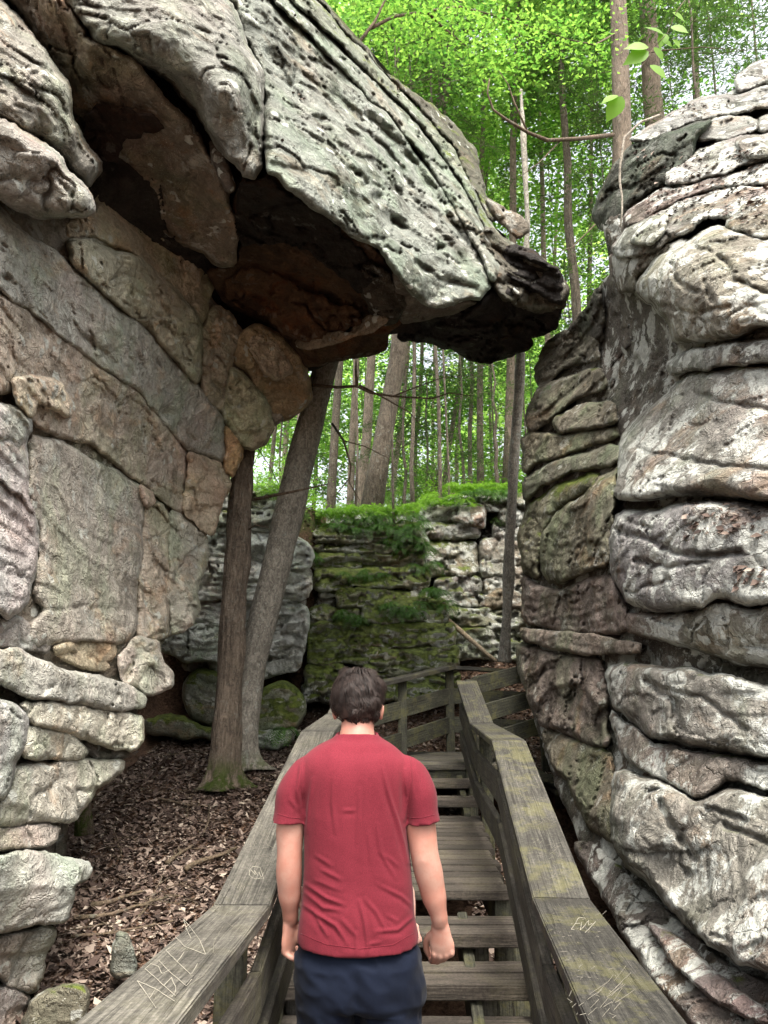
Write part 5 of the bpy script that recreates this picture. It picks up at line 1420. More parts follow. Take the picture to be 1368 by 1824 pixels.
def forest():
    L = []
    def at(px, py, Y): return P(px, py, Y)
    rr = random.Random(21)
    # trunks seen under the arch and in the gap: base px, py, top px, py, width, Y
    spec = [(590, 890, 600, 700, 17, 17, 0), (622, 890, 634, 640, 14, 20, 1), (643, 890, 660, 640, 20, 19, 1), (662, 893, 712, 600, 36, 15.2, 0), (700, 885, 722, 650, 12, 23, 1),
            (736, 885, 746, 700, 10, 25, 0), (790, 875, 806, 760, 10, 24, 0), (812, 870, 817, 740, 8, 29, 1), (840, 868, 838, 690, 9, 21, 0), (857, 868, 858, 650, 13, 18.5, 2), (903, 868, 908, 620, 18, 16.5, 2),
            (530, 885, 538, 730, 18, 18.5, 1), (482, 875, 492, 750, 9, 23, 0), (505, 875, 512, 760, 12, 27, 1), (560, 885, 566, 740, 9, 30, 0), (768, 880, 772, 700, 7, 33, 1), (878, 868, 874, 720, 7, 30, 0),
            (1026, 570, 1006, 246, 22, 15.5, 0), (975, 600, 955, 77, 13, 19, 1), (1050, 520, 1058, 100, 12, 22, 0), (1105, 290, 1100, 0, 46, 10.5, 2), (1168, 210, 1150, 0, 54, 14.5, 2), (1240, 150, 1236, 0, 22, 19, 0), (985, 560, 1000, 200, 9, 26, 1)]
    looks = [('dark grey furrowed', M_BARKD), ('pale sunlit', M_BARKP), ('reddish brown', M_BARKR)]
    where = ['just right of the leaning trunk', 'second right of the leaning trunk', 'close left of the big tilted tree', 'big and tilted, standing at the edge of the ferny cliff', 'thin, just right of the big tilted tree',
             'thin, above the middle of the mossy stack', 'thin and leaning above the right end of the mossy stack', 'very thin, far off above the broken cliff', 'thin, left of the reddish pair', 'narrow, left of the broader reddish one', 'upright beside the slender grey tree',
             'seen between the straight and the leaning trunk', 'thin, close to the left wall under the arch', 'blurred, left of the pale one between the trunks', 'very thin, behind the leaning trunk', 'faint and far away under the arch', 'faint, between the two reddish trunks',
             'upright in the gap between overhang and right rock', 'slim, high up in the middle of the gap', 'slim, just left of the black rock cap', 'broad, rising from behind the right rock cap', 'broad and hazier, right of the other reddish trunk', 'narrow, near the top right corner', 'faint and thin in the gap left of the upright one']
    kinds = ['lime', 'lime', 'mid', 'far']
    for i, (bx, by, tx, ty, w, Y, lk) in enumerate(spec):
        b, t = at(bx, by, Y), at(tx, ty, Y)
        z0 = gh(b.x, b.y)
        d = (t - b)
        x0 = b.x - d.x / max(.1, d.z) * (b.z - z0)
        x0 = b.x if abs(x0 - b.x) > 1.5 else x0
        top = max(t.z + 3, z0 + 15 + rr.uniform(-2, 3))
        sl = d.x / max(d.z, .1)
        r = w / 2 / F * Y * .98
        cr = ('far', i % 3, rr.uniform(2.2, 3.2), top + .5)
        tree('forest_tree', x0, Y, z0, top, r * 1.05, cr, f'{looks[lk][0]} forest trunk, {where[i]}', 'trees of the forest behind the rocks', looks[lk][1], seed=i, dx=sl * (top - z0), wav=.05, flare=1.25)
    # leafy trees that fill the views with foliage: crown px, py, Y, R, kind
    fill = [(1000, 100, 15.2, 1.9, 'hemlock', 'small feathery hemlock high in the gap, nearest of them'), (1270, 100, 15.0, 2.4, 'hemlock', 'near hemlock with drooping boughs over the right rock'), (770, 110, 14.2, 1.7, 'hemlock', 'small dark hemlock over the ridge of the overhang'), (880, 700, 15.5, 1.7, 'hemlock', 'near hemlock sprays right of centre under the arch'), (720, 690, 17, 1.9, 'hemlock', 'hemlock sprays beside the big tilted tree'),
            (905, 90, 17, 3.6, 'lime', 'bright lime crown high in the middle of the gap'), (1000, 210, 22, 3.8, 'lime', 'lime crown right of the high middle one'), (780, 40, 15, 3.2, 'lime', 'bright crown over the ridge of the overhang'),
            (700, 90, 13, 2.2, 'mid', 'green crown touching the mossy ridge top left of the gap'), (930, 380, 24, 3.8, 'lime', 'lime crown above the nose of the overhang'), (1010, 520, 21, 3.0, 'lime', 'lime crown low in the gap'),
            (1060, 130, 16, 2.6, 'mid', 'green crown left of the broad reddish trunks'), (1230, 60, 13.5, 3.0, 'hemlock', 'dark feathery hemlock at the top right'), (1340, 30, 16, 4.0, 'hemlock', 'dark feathery hemlock in the top right corner'),
            (1010, 330, 17, 2.8, 'hemlock', 'feathery hemlock in the middle of the gap'), (730, 190, 14.5, 2.4, 'hemlock', 'dark feathery hemlock behind the overhang ridge'), (860, 250, 19, 3.2, 'lime', 'lime crown left of the feathery hemlock'),
            (1120, 330, 15, 2.6, 'hemlock', 'feathery hemlock just left of the black rock cap'), (960, 10, 24, 5.0, 'lime', 'pale lime crown at the top edge of the gap'), (1180, 20, 26, 5.0, 'mid', 'green crown behind the broad reddish trunks'),
            (640, 20, 14, 2.2, 'lime', 'bright crown at the top over the mossy ridge'),
            (690, 800, 26, 3.6, 'lime', 'bright low crown under the arch above the mossy stack'), (590, 800, 28, 3.6, 'lime', 'bright low crown behind the leaning trunk'), (800, 790, 27, 3.6, 'lime', 'bright low crown right of centre under the arch'),
            (890, 760, 30, 4.2, 'lime', 'bright low crown behind the upright reddish trunk'), (820, 690, 17.5, 2.3, 'hemlock', 'feathery hemlock under the tip of the overhang'), (760, 760, 20, 2.6, 'hemlock', 'feathery hemlock in the middle under the arch'),
            (500, 790, 21, 3.0, 'hemlock', 'feathery hemlock seen between wall and leaning trunk'), (650, 700, 23, 3.0, 'mid', 'green crown behind the big tilted tree'), (740, 640, 34, 4.5, 'mid', 'pale green crown far behind the arch'),
            (540, 690, 30, 4.0, 'lime', 'lime crown high behind the leaning trunk'), (915, 660, 24, 3.2, 'mid', 'green crown between overhang tip and right rock'), (960, 620, 34, 4.4, 'lime', 'far lime crown low in the gap')]
    for i, (px, py, Y, R, kind, lab) in enumerate(fill):
        c = at(px, py, Y)
        z0 = gh(c.x, c.y)
        tree('leafy_tree' if kind != 'hemlock' else 'hemlock_tree', c.x, c.y, z0, c.z + R * .6, .026 if kind != 'hemlock' else .045, (kind, (i + 1) % 3, R, c.z), lab, 'trees of the forest behind the rocks', M_BARKD, seed=100 + i, wav=.05, flare=1.2)
    # far ring
    for i in range(22):
        a = -38 + 76 * i / 21 + rr.uniform(-2, 2); d = rr.uniform(40, 60)
        x, y = d * math.sin(math.radians(a)), d * math.cos(math.radians(a))
        z0 = gh(x, y); zc = z0 + rr.uniform(5, 19); R = rr.uniform(5, 7.5)
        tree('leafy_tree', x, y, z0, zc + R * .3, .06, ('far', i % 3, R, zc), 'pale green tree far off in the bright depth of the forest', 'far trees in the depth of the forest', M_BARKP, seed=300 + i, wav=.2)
    # bushes right behind the cliff edge
    for i in range(16):
        x = -3.4 + i * .58 + rr.uniform(-.3, .3); y = float(edge_y(x)) + rr.uniform(2.5, 9)
        z0 = gh(x, y); R = rr.uniform(.5, 1.0)
        tree('young_tree', x, y, z0, z0 + R * 1.5, .015, ('lime', i % 3, R, z0 + R * 1.2), 'leafy sapling growing on the plateau behind the ferny cliff edge', 'saplings behind the cliff edge', M_BARKD, seed=500 + i, wav=.03, cat='sapling')

def fern_mesh(name, n_fronds, L, seed, mat, droop=1.0):
    rs = random.Random(seed)
    V, Fc = [], []
    def quad(a, b, c, d):
        o = len(V); V.extend([a, b, c, d]); Fc.append((o, o + 1, o + 2, o + 3))
    for k in range(n_fronds):
        az = 2 * math.pi * k / n_fronds + rs.uniform(-.3, .3)
        l = L * rs.uniform(.7, 1.1); up = rs.uniform(.5, 1.0)
        h = Vector((math.cos(az), math.sin(az), 0)); s = Vector((-h.y, h.x, 0))
        tilt = rs.uniform(-.3, .3)
        pts = []
        n = 13
        for i in range(n + 1):
            t = i / n
            pts.append(h * (t * l * .85) + Vector((0, 0, 1)) * l * (up * .75 * t - droop * .95 * t * t) + s * tilt * l * t * t * .4)
        for i in range(1, n + 1):
            p = pts[i]; d = (pts[i] - pts[i - 1]).normalized()
            w = l * .21 * math.sin(math.pi * min(1, (1 - i / (n + 1)) ** .8 * .93 + .05)) + .005
            for sg in (-1, 1):
                tip = p + s * sg * w + d * w * .35 - Vector((0, 0, w * .22))
                q = d * l * .028
                quad(p - q, p - q * .2 + (tip - p) * .5 - q * .9, tip, p + q + (tip - p) * .45)
        for i in range(n):
            quad(pts[i] - s * .0015, pts[i] + s * .0015, pts[i + 1] + s * .001, pts[i + 1] - s * .001)
    me = bpy.data.meshes.new(name); me.from_pydata([tuple(v) for v in V], [], Fc); me.materials.append(mat); me.update()
    return me

def ferns():
    rr = random.Random(4)
    dark = [fern_mesh('fern', 9, .34, s, M_FERN, 1.15) for s in (1, 2)]
    lime = [fern_mesh('fern', 9, .32, s, M_FERNL, .9) for s in (3, 4)]
    def put(p, me, sc, label, group):
        o = bpy.data.objects.new('fern', me); C.objects.link(o)
        o.location = p; o.rotation_euler = (rr.uniform(-.2, .2), rr.uniform(-.2, .2), rr.uniform(0, 6.3)); o.scale = (sc, sc, sc)
        tag(o, label, 'fern', group)
    def row(x0, x1, y0, y1, Ya, Yb, n, mes, label, group, s0=.6, s1=1.05):
        for i in range(n):
            t = (i + rr.random()) / n
            put(P(x0 + (x1 - x0) * t, y0 + (y1 - y0) * rr.random(), rr.uniform(Ya, Yb)), rr.choice(mes), rr.uniform(s0, s1), label, group)
    row(455, 515, 868, 880, 11.4, 11.9, 9, lime, 'green fern on the cliff top between the two trunks', 'ferns on the left cliff top')
    row(556, 745, 900, 918, 12.85, 13.4, 42, lime, 'bright fern growing along the top of the mossy stack', 'ferns on top of the mossy stack')
    row(590, 750, 918, 945, 12.75, 12.95, 26, dark, 'dark fern hanging over the rim of the mossy stack', 'ferns hanging from the rim of the mossy stack', .6, 1.0)
    row(690, 760, 935, 985, 12.6, 12.8, 14, dark, 'dark fern spilling down at the right end of the mossy stack rim', 'ferns spilling down right of the rim', .6, .95)
    row(745, 850, 882, 905, 13.7, 14.3, 26, lime, 'bright fern on the grey cliff top right of the mossy stack', 'ferns on the grey cliff top')
    row(800, 915, 862, 876, 14.0, 14.6, 24, lime, 'fern on the highest cliff top beside the slender tree', 'ferns on the highest cliff top')
    row(825, 915, 872, 882, 13.8, 13.9, 14, dark, 'dark fern hanging over the rim beside the slender tree', 'ferns hanging from the highest rim', .5, .8)
    row(606, 645, 1085, 1105, 11.75, 11.8, 5, dark, 'fern tuft on a low ledge at the left of the mossy stack', 'ferns on the low left ledge', .55, .8)
    row(680, 745, 1072, 1100, 11.75, 11.85, 9, dark, 'fern tuft on the middle ledge of the mossy stack', 'ferns on the middle ledge', .6, .95)
    row(745, 800, 1045, 1085, 12.0, 12.2, 8, dark, 'fern tuft at the right corner of the mossy stack', 'ferns at the right corner of the stack', .6, .9)
    row(735, 775, 985, 1025, 12.5, 12.6, 7, dark, 'fern in the cleft between mossy stack and grey cliff', 'ferns in the cleft', .5, .8)
    row(610, 680, 1015, 1030, 12.1, 12.2, 6, dark, 'small fern on the upper ledge of the mossy stack', 'ferns on the upper ledge', .4, .7)
    row(545, 570, 960, 1000, 11.9, 12.2, 5, dark, 'fern in the gap left of the mossy stack', 'ferns in the left gap', .4, .7)
    put(P(508, 1300, 9.4), dark[0], 1.0, 'single fern on the ground right of the mossy boulder', None)
    put(P(980, 690, 7.6), dark[1], .45, 'small fern on a ledge of the right rock mass', None)
    # low ground cover along the cliff edges
    rs = np.random.RandomState(8)
    n = 26000
    x = rs.uniform(-4, 5, n); y = edge_y(x) + rs.uniform(.35, 9, n) ** 1.0
    z = ground_h(x, y) + rs.uniform(0, .30, n) ** 1.0
    v, f = leaves_mesh(np.stack([x, y, z], -1), .07, rs, .5, .5)
    tag(mesh_obj('ground_cover', v, f, M_FERNL, smooth=False), kind='stuff')

def broad_leaf(c, d, n, L, V, Fc):
    d = d.normalized(); s = d.cross(n).normalized(); n = s.cross(d)
    prof = [(0, .02), (.12, .19), (.3, .29), (.5, .30), (.7, .20), (.86, .08), (1, 0)]
    o = len(V)
    for t, w in prof:
        base = c + d * (t * L) - n * (t * t * L * .12)
        V.extend([base - s * w * L + n * w * L * .18, base, base + s * w * L + n * w * L * .18])
    for i in range(len(prof) - 1):
        a = o + 3 * i
        Fc.append((a, a + 1, a + 4, a + 3)); Fc.append((a + 1, a + 2, a + 5, a + 4))

def leafy_twig():
    root = empty('leafy_twig', tuple(P(1215, 0, 3.4)), 'thin twig with a few large bright green leaves hanging before the reddish trunks', 'twig')
    V, Fc = [], []
    Y = 3.4
    lv = [((1198, 22), (1222, 36)), ((1195, 48), (1228, 55)), ((1182, 62), (1150, 44)), ((1180, 72), (1200, 82)), ((1155, 84), (1112, 82)), ((1155, 92), (1110, 112)),
          ((1165, 84), (1184, 108)), ((1158, 116), (1190, 138)), ((1100, 170), (1070, 182)), ((1108, 172), (1080, 216)), ((1185, 60), (1175, 84)), ((1200, 70), (1212, 84))]
    for i, (a, b) in enumerate(lv):
        p, q = P(*a, Y), P(*b, Y + rng.uniform(-.06, .04))
        broad_leaf(p, q - p, Vector((rng.uniform(-.4, .4), -1, rng.uniform(.1, .7))), (q - p).length, V, Fc)
    v = np.array([tuple(p) for p in V])
    m = leaf_material('backlit_broad_leaf', (.14, .30, .03), (.24, .42, .06), .5)
    mesh_obj('leaf', v, Fc, m, root)['kind'] = 'stuff'
    st = [tube([P(1235, -20, Y + .1), P(1205, 20, Y), P(1188, 60, Y), P(1165, 84, Y), P(1156, 100, Y), P(1150, 116, Y)], [.003, .0025, .002, .002, .0015, .001], 5),
          tube([P(1165, 84, Y), P(1135, 130, Y), P(1105, 172, Y)], [.002, .0015, .001], 5), tube([P(1188, 60, Y), P(1198, 48, Y)], .001, 4)]
    v, f = join(st); mesh_obj('stem', v, f, M_TWIG, root)
    # pale hanging root on the right rock
    r = empty('hanging_root', tuple(P(1107, 398, 5.4)), 'thin pale root hanging down over the black cap of the right rock', 'root')
    pts = [(1175, 205), (1140, 218), (1112, 245), (1108, 275), (1104, 300), (1104, 325), (1108, 350), (1108, 378), (1105, 405)]
    v, f = tube([P(x, y, 5.3 + .1 * (i < 2)) for i, (x, y) in enumerate(pts)], [.010] * 6 + [.009, .008, .005], 7)
    mesh_obj('root', v, f, bark_material('pale_root', (.40, .36, .30), (1, 1, 1), .2, .1, 0), r)
    # bare crooked limbs in the gap: they belong to the broad reddish tree
    t = [o for o in bpy.data.objects if 'broad, rising from behind' in o.get('label', '')][0]
    def limb(pxs, r):
        path = [P(*q) for q in pxs]
        v, f = tube(path, [r * (1 - .75 * i / (len(path) - 1)) for i in range(len(path))], 7)
        mesh_obj('branch', v, f, M_TWIG, t)
    limb([(1092, 240, 10.4), (1030, 247, 9.6), (975, 250, 9.2), (940, 236, 9.0), (900, 212, 8.9), (878, 195, 8.8), (868, 165, 8.8), (872, 140, 8.8)], .035)
    limb([(940, 236, 9.0), (915, 180, 9), (905, 150, 9), (888, 125, 9)], .016)
    limb([(1000, 249, 9.4), (960, 290, 9.2), (920, 320, 9.0)], .012)
    limb([(1095, 60, 10.4), (1060, 80, 10), (1010, 70, 9.6), (960, 50, 9.4)], .016)
    limb([(1100, 330, 10.4), (1060, 400, 10), (1020, 440, 9.8), (990, 450, 9.6)], .014)
    limb([(1120, 100, 10.4), (1180, 90, 10), (1250, 84, 10), (1330, 90, 10)], .014)
    s = empty('shrub', tuple(P(640, 60, 7.6)), 'bare reddish stems rising from the mossy ridge of the overhang', 'shrub')
    for q in ([(640, 75, 8.0), (668, 38, 8.2), (688, -5, 8.4), (700, -60, 8.5)], [(662, 50, 8.2), (700, 30, 8.4), (760, 20, 8.7), (820, 12, 9.0), (890, 30, 9.3), (960, 52, 9.5)], [(760, 20, 8.7), (790, 50, 8.9), (840, 90, 9.0)]):
        v, f = tube([P(*k) for k in q], [.025 * (1 - .7 * i / (len(q) - 1)) for i in range(len(q))], 7)
        mesh_obj('stem', v, f, M_TWIG, s)
    # its leaves
    rs = np.random.RandomState(3)
    cs = np.array([tuple(P(px, py, Y)) for px, py, Y in [(700, 20, 8.6), (760, 30, 8.8), (830, 25, 9), (900, 40, 9.3), (960, 60, 9.5), (1010, 50, 9.6), (790, 60, 8.9), (850, 95, 9), (660, 10, 8.4), (1050, 90, 9.8), (720, 60, 8.7), (900, 110, 9.2)]])
    k = rs.randint(0, len(cs), 2600)
    pts = cs[k] + rs.normal(0, 1, (2600, 3)) * np.array([.34, .34, .12])
    v, f = leaves_mesh(pts, .075, rs, .45, .5)
    mesh_obj('foliage', v, f, M_LIME, s, smooth=False)
near_trees(); forest(); ferns(); leafy_twig()

def ledge_litter():
    dg = bpy.context.evaluated_depsgraph_get(); dg.update()
    rs = random.Random(77)
    pts = []
    zones = [(1130, 1368, 268, 330, 230), (1150, 1368, 330, 400, 220), (1220, 1368, 900, 960, 70), (1300, 1368, 1010, 1050, 25), (700, 712, 150, 175, 10), (520, 550, 165, 190, 4), (490, 530, 240, 290, 8), (1180, 1300, 185, 215, 40), (930, 1010, 620, 640, 30), (600, 780, 995, 1010, 60), (780, 860, 1030, 1085, 60), (560, 740, 1050, 1075, 60), (560, 640, 1180, 1190, 20)]
    for x0, x1, y0, y1, n in zones:
        for i in range(n):
            d = Vector(rayn(rs.uniform(x0, x1), rs.uniform(y0, y1))).normalized()
            ok, loc, nn, _, ob, _ = scene.ray_cast(dg, Vector((0, 0, 0)), d)
            if ok and ob.name.startswith('rock') and (nn.z > -.15): pts.append((loc, nn))
    V, Fc = [], []
    for loc, nn in pts:
        a = Vector((rs.uniform(-1, 1), rs.uniform(-1, 1), rs.uniform(-.4, .6))).normalized(); n2 = (nn + Vector((rs.uniform(-.6, .6), rs.uniform(-.6, .6), .6))).normalized()
        s_ = a.cross(n2).normalized(); a = n2.cross(s_); L = rs.uniform(.012, .034); W = L * rs.uniform(.4, .7); c = loc + nn * .008
        o = len(V); V += [c - a * L, c - s_ * W + n2 * .008, c + a * L, c + s_ * W + n2 * .006]
        Fc.append((o, o + 1, o + 2)); Fc.append((o, o + 2, o + 3))
    tag(mesh_obj('leaf_litter', [tuple(v) for v in V], Fc, bpy.data.materials['dead_leaf'], smooth=False), kind='stuff')
ledge_litter()
# ------------------------------------------------------------------ people
def loft(rings, seg=36, pw=2.3):
    """rings: (cx, cy, cz, half width, half depth[, tilt]) horizontal superellipses"""
    V, Fc = [], []
    if len(rings) > 3:
        R_ = np.array([tuple(r[:5]) + ((r[5],) if len(r) > 5 else (0,)) for r in rings], float)
        out = []
        for i in range(len(R_) - 1):
            p0, p1, p2, p3 = R_[max(i - 1, 0)], R_[i], R_[i + 1], R_[min(i + 2, len(R_) - 1)]
            for j in range(4):
                t = j / 4
                out.append(.5 * (2 * p1 + (p2 - p0) * t + (2 * p0 - 5 * p1 + 4 * p2 - p3) * t * t + (3 * p1 - p0 - 3 * p2 + p3) * t ** 3))
        out.append(R_[-1]); rings = [tuple(o) for o in out]
    for r in rings:
        cx, cy, cz, a, b = r[:5]
        t = r[5] if len(r) > 5 else 0
        for k in range(seg):
            an = 2 * math.pi * k / seg
            c, s = math.cos(an), math.sin(an)
            x = a * math.copysign(abs(c) ** (2 / pw), c); y = b * math.copysign(abs(s) ** (2 / pw), s)
            V.append((cx + x, cy + y, cz + t * y))
    n = len(rings)
    for i in range(n - 1):
        for k in range(seg):
            k2 = (k + 1) % seg
            Fc.append((i * seg + k, i * seg + k2, (i + 1) * seg + k2, (i + 1) * seg + k))
    Fc.append(tuple(range(seg))[::-1]); Fc.append(tuple((n - 1) * seg + k for k in range(seg)))
    return V, Fc

def ellipsoid(c, r, rot=None, seg=20):
    V, Fc = [], []
    for i in range(1, seg):
        ph = math.pi * i / seg
        for k in range(seg * 2):
            th = math.pi * k / seg
            v = Vector((r[0] * math.sin(ph) * math.cos(th), r[1] * math.sin(ph) * math.sin(th), r[2] * math.cos(ph)))
            if rot: v = rot @ v
            V.append(tuple(Vector(c) + v))
    n = seg * 2
    for i in range(seg - 2):
        for k in range(n): Fc.append((i * n + k, (i + 1) * n + k, (i + 1) * n + (k + 1) % n, i * n + (k + 1) % n))
    Fc.append(tuple(range(n))); Fc.append(tuple(((seg - 2) * n + k) for k in range(n))[::-1])
    return V, Fc

def otube(path, radii, flat=None, seg=20, flat_end=False):
    """tube whose cross-section may be wider than thick: radii = list of r or (rx, ry); flat = side direction for rx"""
    path = [Vector(p) for p in path]
    # densify with Catmull-Rom
    P2, R2 = [], []
    n = len(path)
    for i in range(n - 1):
        p0, p1, p2, p3 = path[max(i - 1, 0)], path[i], path[i + 1], path[min(i + 2, n - 1)]
        for j in range(5):
            t = j / 5
            P2.append(.5 * ((2 * p1) + (p2 - p0) * t + (2 * p0 - 5 * p1 + 4 * p2 - p3) * t * t + (3 * p1 - p0 - 3 * p2 + p3) * t ** 3))
            a, b = radii[i], radii[i + 1]
            a = a if isinstance(a, tuple) else (a, a); b = b if isinstance(b, tuple) else (b, b)
            tt = t * t * (3 - 2 * t)
            R2.append((a[0] + (b[0] - a[0]) * tt, a[1] + (b[1] - a[1]) * tt))
    P2.append(path[-1]); R2.append(radii[-1] if isinstance(radii[-1], tuple) else (radii[-1],) * 2)
    V, Fc = [], []
    m = len(P2); S = Vector(flat) if flat is not None else Vector((1, 0, 0))
    def ring(c, t, rx, ry):
        s = (S - t * S.dot(t)).normalized(); u = t.cross(s)
        for k in range(seg):
            a = 2 * math.pi * k / seg
            V.append(tuple(c + s * rx * math.cos(a) + u * ry * math.sin(a)))
    tans = [(P2[min(i + 1, m - 1)] - P2[max(i - 1, 0)]).normalized() for i in range(m)]
    # rounded ends
    for q in (.35, .75): ring(P2[0] - tans[0] * min(R2[0]) * (1 - q) * .8, tans[0], R2[0][0] * q ** .5 * .9, R2[0][1] * q ** .5 * .9)
    for i in range(m): ring(P2[i], tans[i], *R2[i])
    for q in ((.75, .35) if not flat_end else (1.235, .2)): ring(P2[-1] + (Vector() if not flat_end else tans[-1] * .0001 - tans[-1] * min(R2[-1]) * (1 - q)) + tans[-1] * min(R2[-1]) * (1 - q) * 1.0, tans[-1], R2[-1][0] * q ** .5 * .95, R2[-1][1] * q ** .5 * .95)
    m += 4
    for i in range(m - 1):
        for k in range(seg):
            k2 = (k + 1) % seg
            Fc.append((i * seg + k, i * seg + k2, (i + 1) * seg + k2, (i + 1) * seg + k))
    Fc.append(tuple(range(seg))[::-1]); Fc.append(tuple((m - 1) * seg + k for k in range(seg)))
    return V, Fc

def fuse(name, parts, voxel, smooth_it, mat, parent, disp=None):
    """weld overlapping closed pieces into one continuous skin"""
    v, f = join(parts)
    tmp = mesh_obj('tmp', v, f, None, None)
    m = tmp.modifiers.new('r', 'REMESH'); m.mode = 'VOXEL'; m.voxel_size = voxel
    if smooth_it:
        sm = tmp.modifiers.new('s', 'SMOOTH'); sm.factor = .5; sm.iterations = smooth_it
    dg = bpy.context.evaluated_depsgraph_get()
    me = bpy.data.meshes.new_from_object(tmp.evaluated_get(dg))
    bpy.data.objects.remove(tmp)
    n = len(me.vertices)
    co = np.empty(n * 3); me.vertices.foreach_get('co', co); co = co.reshape(-1, 3)
    if disp is not None:
        no = np.empty(n * 3); me.vertices.foreach_get('normal', no); no = no.reshape(-1, 3)
        co = co + no * disp(co, no)[:, None]
    co = co - np.array(parent.location)
    me.vertices.foreach_set('co', co.ravel()); me.update()
    me.polygons.foreach_set('use_smooth', np.ones(len(me.polygons), dtype=bool))
    me.materials.clear(); me.materials.append(mat)
    me.name = name
    o = bpy.data.objects.new(name, me); C.objects.link(o); o.parent = parent
    return o

def skin_mat(name, base, red=.3):
    s = NT(name, .48, .35)
    p = s.coord()
    n = s.noise(p, 22, 5, .6); n2 = s.noise(p, 7, 3)
    c = s.mix(s.ramp(n2, .35, .7), base, (base[0] * 1.02, base[1] * .80, base[2] * .76))
    c = s.mix(s.math('MULTIPLY', s.ramp(s.noise(p, 120, 3, .7), .52, .7), .35), c, (base[0] * .82, base[1] * .66, base[2] * .58))
    c = s.mix(s.math('MULTIPLY', s.ramp(n, .42, .66), red * 1.6), c, (base[0] * .95, base[1] * .68, base[2] * .62))
    s.color(c)
    s.b.inputs['Subsurface Weight'].default_value = .12
    s.b.inputs['Subsurface Radius'].default_value = (.6, .25, .15)
    s.b.inputs['Subsurface Scale'].default_value = .012
    s.normal(s.bump(s.noise(p, 260, 3), .25, .0015))
    return s.m
M_SKIN = skin_mat('fair_skin', (.42, .245, .195))
M_BABY = skin_mat('pale_child_skin', (.66, .42, .36), .2)

def cloth_mat(name, c0, c1, weave=900, rough=.9, sheen=.3):
    s = NT(name, rough, .15)
    p = s.coord()
    n = s.noise(p, 5, 5, .6); f = s.noise(p, 420, 2, .6)
    c = s.mix(s.ramp(n, .3, .7), c0, c1)
    c = s.mix(1.0, c, s.ramp(f, .3, .7, .80, 1.16), 'MULTIPLY')
    s.color(c)
    s.b.inputs['Sheen Weight'].default_value = sheen
    s.normal(s.bump(s.math('ADD', f, s.math('MULTIPLY', s.noise(p, 90, 4), 1.2)), .25, .0015))
    return s.m
M_SHIRT = cloth_mat('red_cotton', (.115, .012, .021), (.15, .017, .028), sheen=.05)
M_TROUSER = cloth_mat('navy_cotton', (.0025, .005, .013), (.005, .0085, .021), rough=.85, sheen=.04)
M_HAIRS = NT('dark_brown_hair', .6, .35)
_g = M_HAIRS.n.new('ShaderNodeNewGeometry')
M_HAIRS.color(M_HAIRS.mix(_g.outputs['Random Per Island'], (.006, .0035, .003), (.034, .020, .016)))
M_HAIR = M_HAIRS.m

def hand(wrist, d, w, nrm, curl=(30, 70, 50), sc=1.0, thumb=1):
    """d: along the hand, w: towards the little finger, nrm: palm side"""
    d, w, nrm = d.normalized(), w.normalized(), nrm.normalized()
    parts = []
    kn = wrist + d * .088 * sc
    parts.append(otube([wrist - d * .02, wrist + d * .02, wrist + d * .055 * sc, kn - d * .006], [(.027, .019), (.033 * sc, .017), (.041 * sc, .0155), (.040 * sc, .0125)], flat=w, seg=24))
    parts.append(ellipsoid(wrist + d * .045 * sc - w * .018 * sc + nrm * .010, (.017 * sc, .017 * sc, .026 * sc), None, 10))
    specs = [(-.0295, .043, .025, .020, .0088, 0), (-.0098, .048, .029, .021, .0090, 4), (.0098, .045, .027, .021, .0086, 2), (.0285, .036, .021, .018, .0077, -5)]
    for i, (off, a, b, c, r, ex) in enumerate(specs):
        p = kn + w * off * sc + d * ex * .001 - nrm * .002
        cu = [math.radians(q + 5 * i) for q in curl]
        q = [p - d * .012, p]
        ang = 0
        for L, cc in zip((a, b, c), cu):
            ang += cc
            q.append(q[-1] + (d * math.cos(ang) + nrm * math.sin(ang) - w * .05 * i) * L * sc)
        parts.append(otube(q, [r * 1.05 * sc, r * 1.12 * sc, r * 1.0 * sc, r * .93 * sc, r * .78 * sc], flat=w, seg=14))
    # thumb from the side of the palm near its base
    t0 = wrist + d * .022 * sc - w * .022 * sc + nrm * .008
    t1 = t0 + (d * .75 - w * .60 + nrm * .35).normalized() * .040 * sc
    t2 = t1 + (d * .95 - w * .05 + nrm * .30).normalized() * .032 * sc
    t3 = t2 + (d * .85 + w * .35 + nrm * .40).normalized() * .026 * sc
    parts.append(otube([t0, t1, t2, t3], [.0135 * sc, .0118 * sc, .0105 * sc, .0085 * sc], flat=w, seg=14))
    return parts

def px3(x, y, Y): return P(x, y, Y)

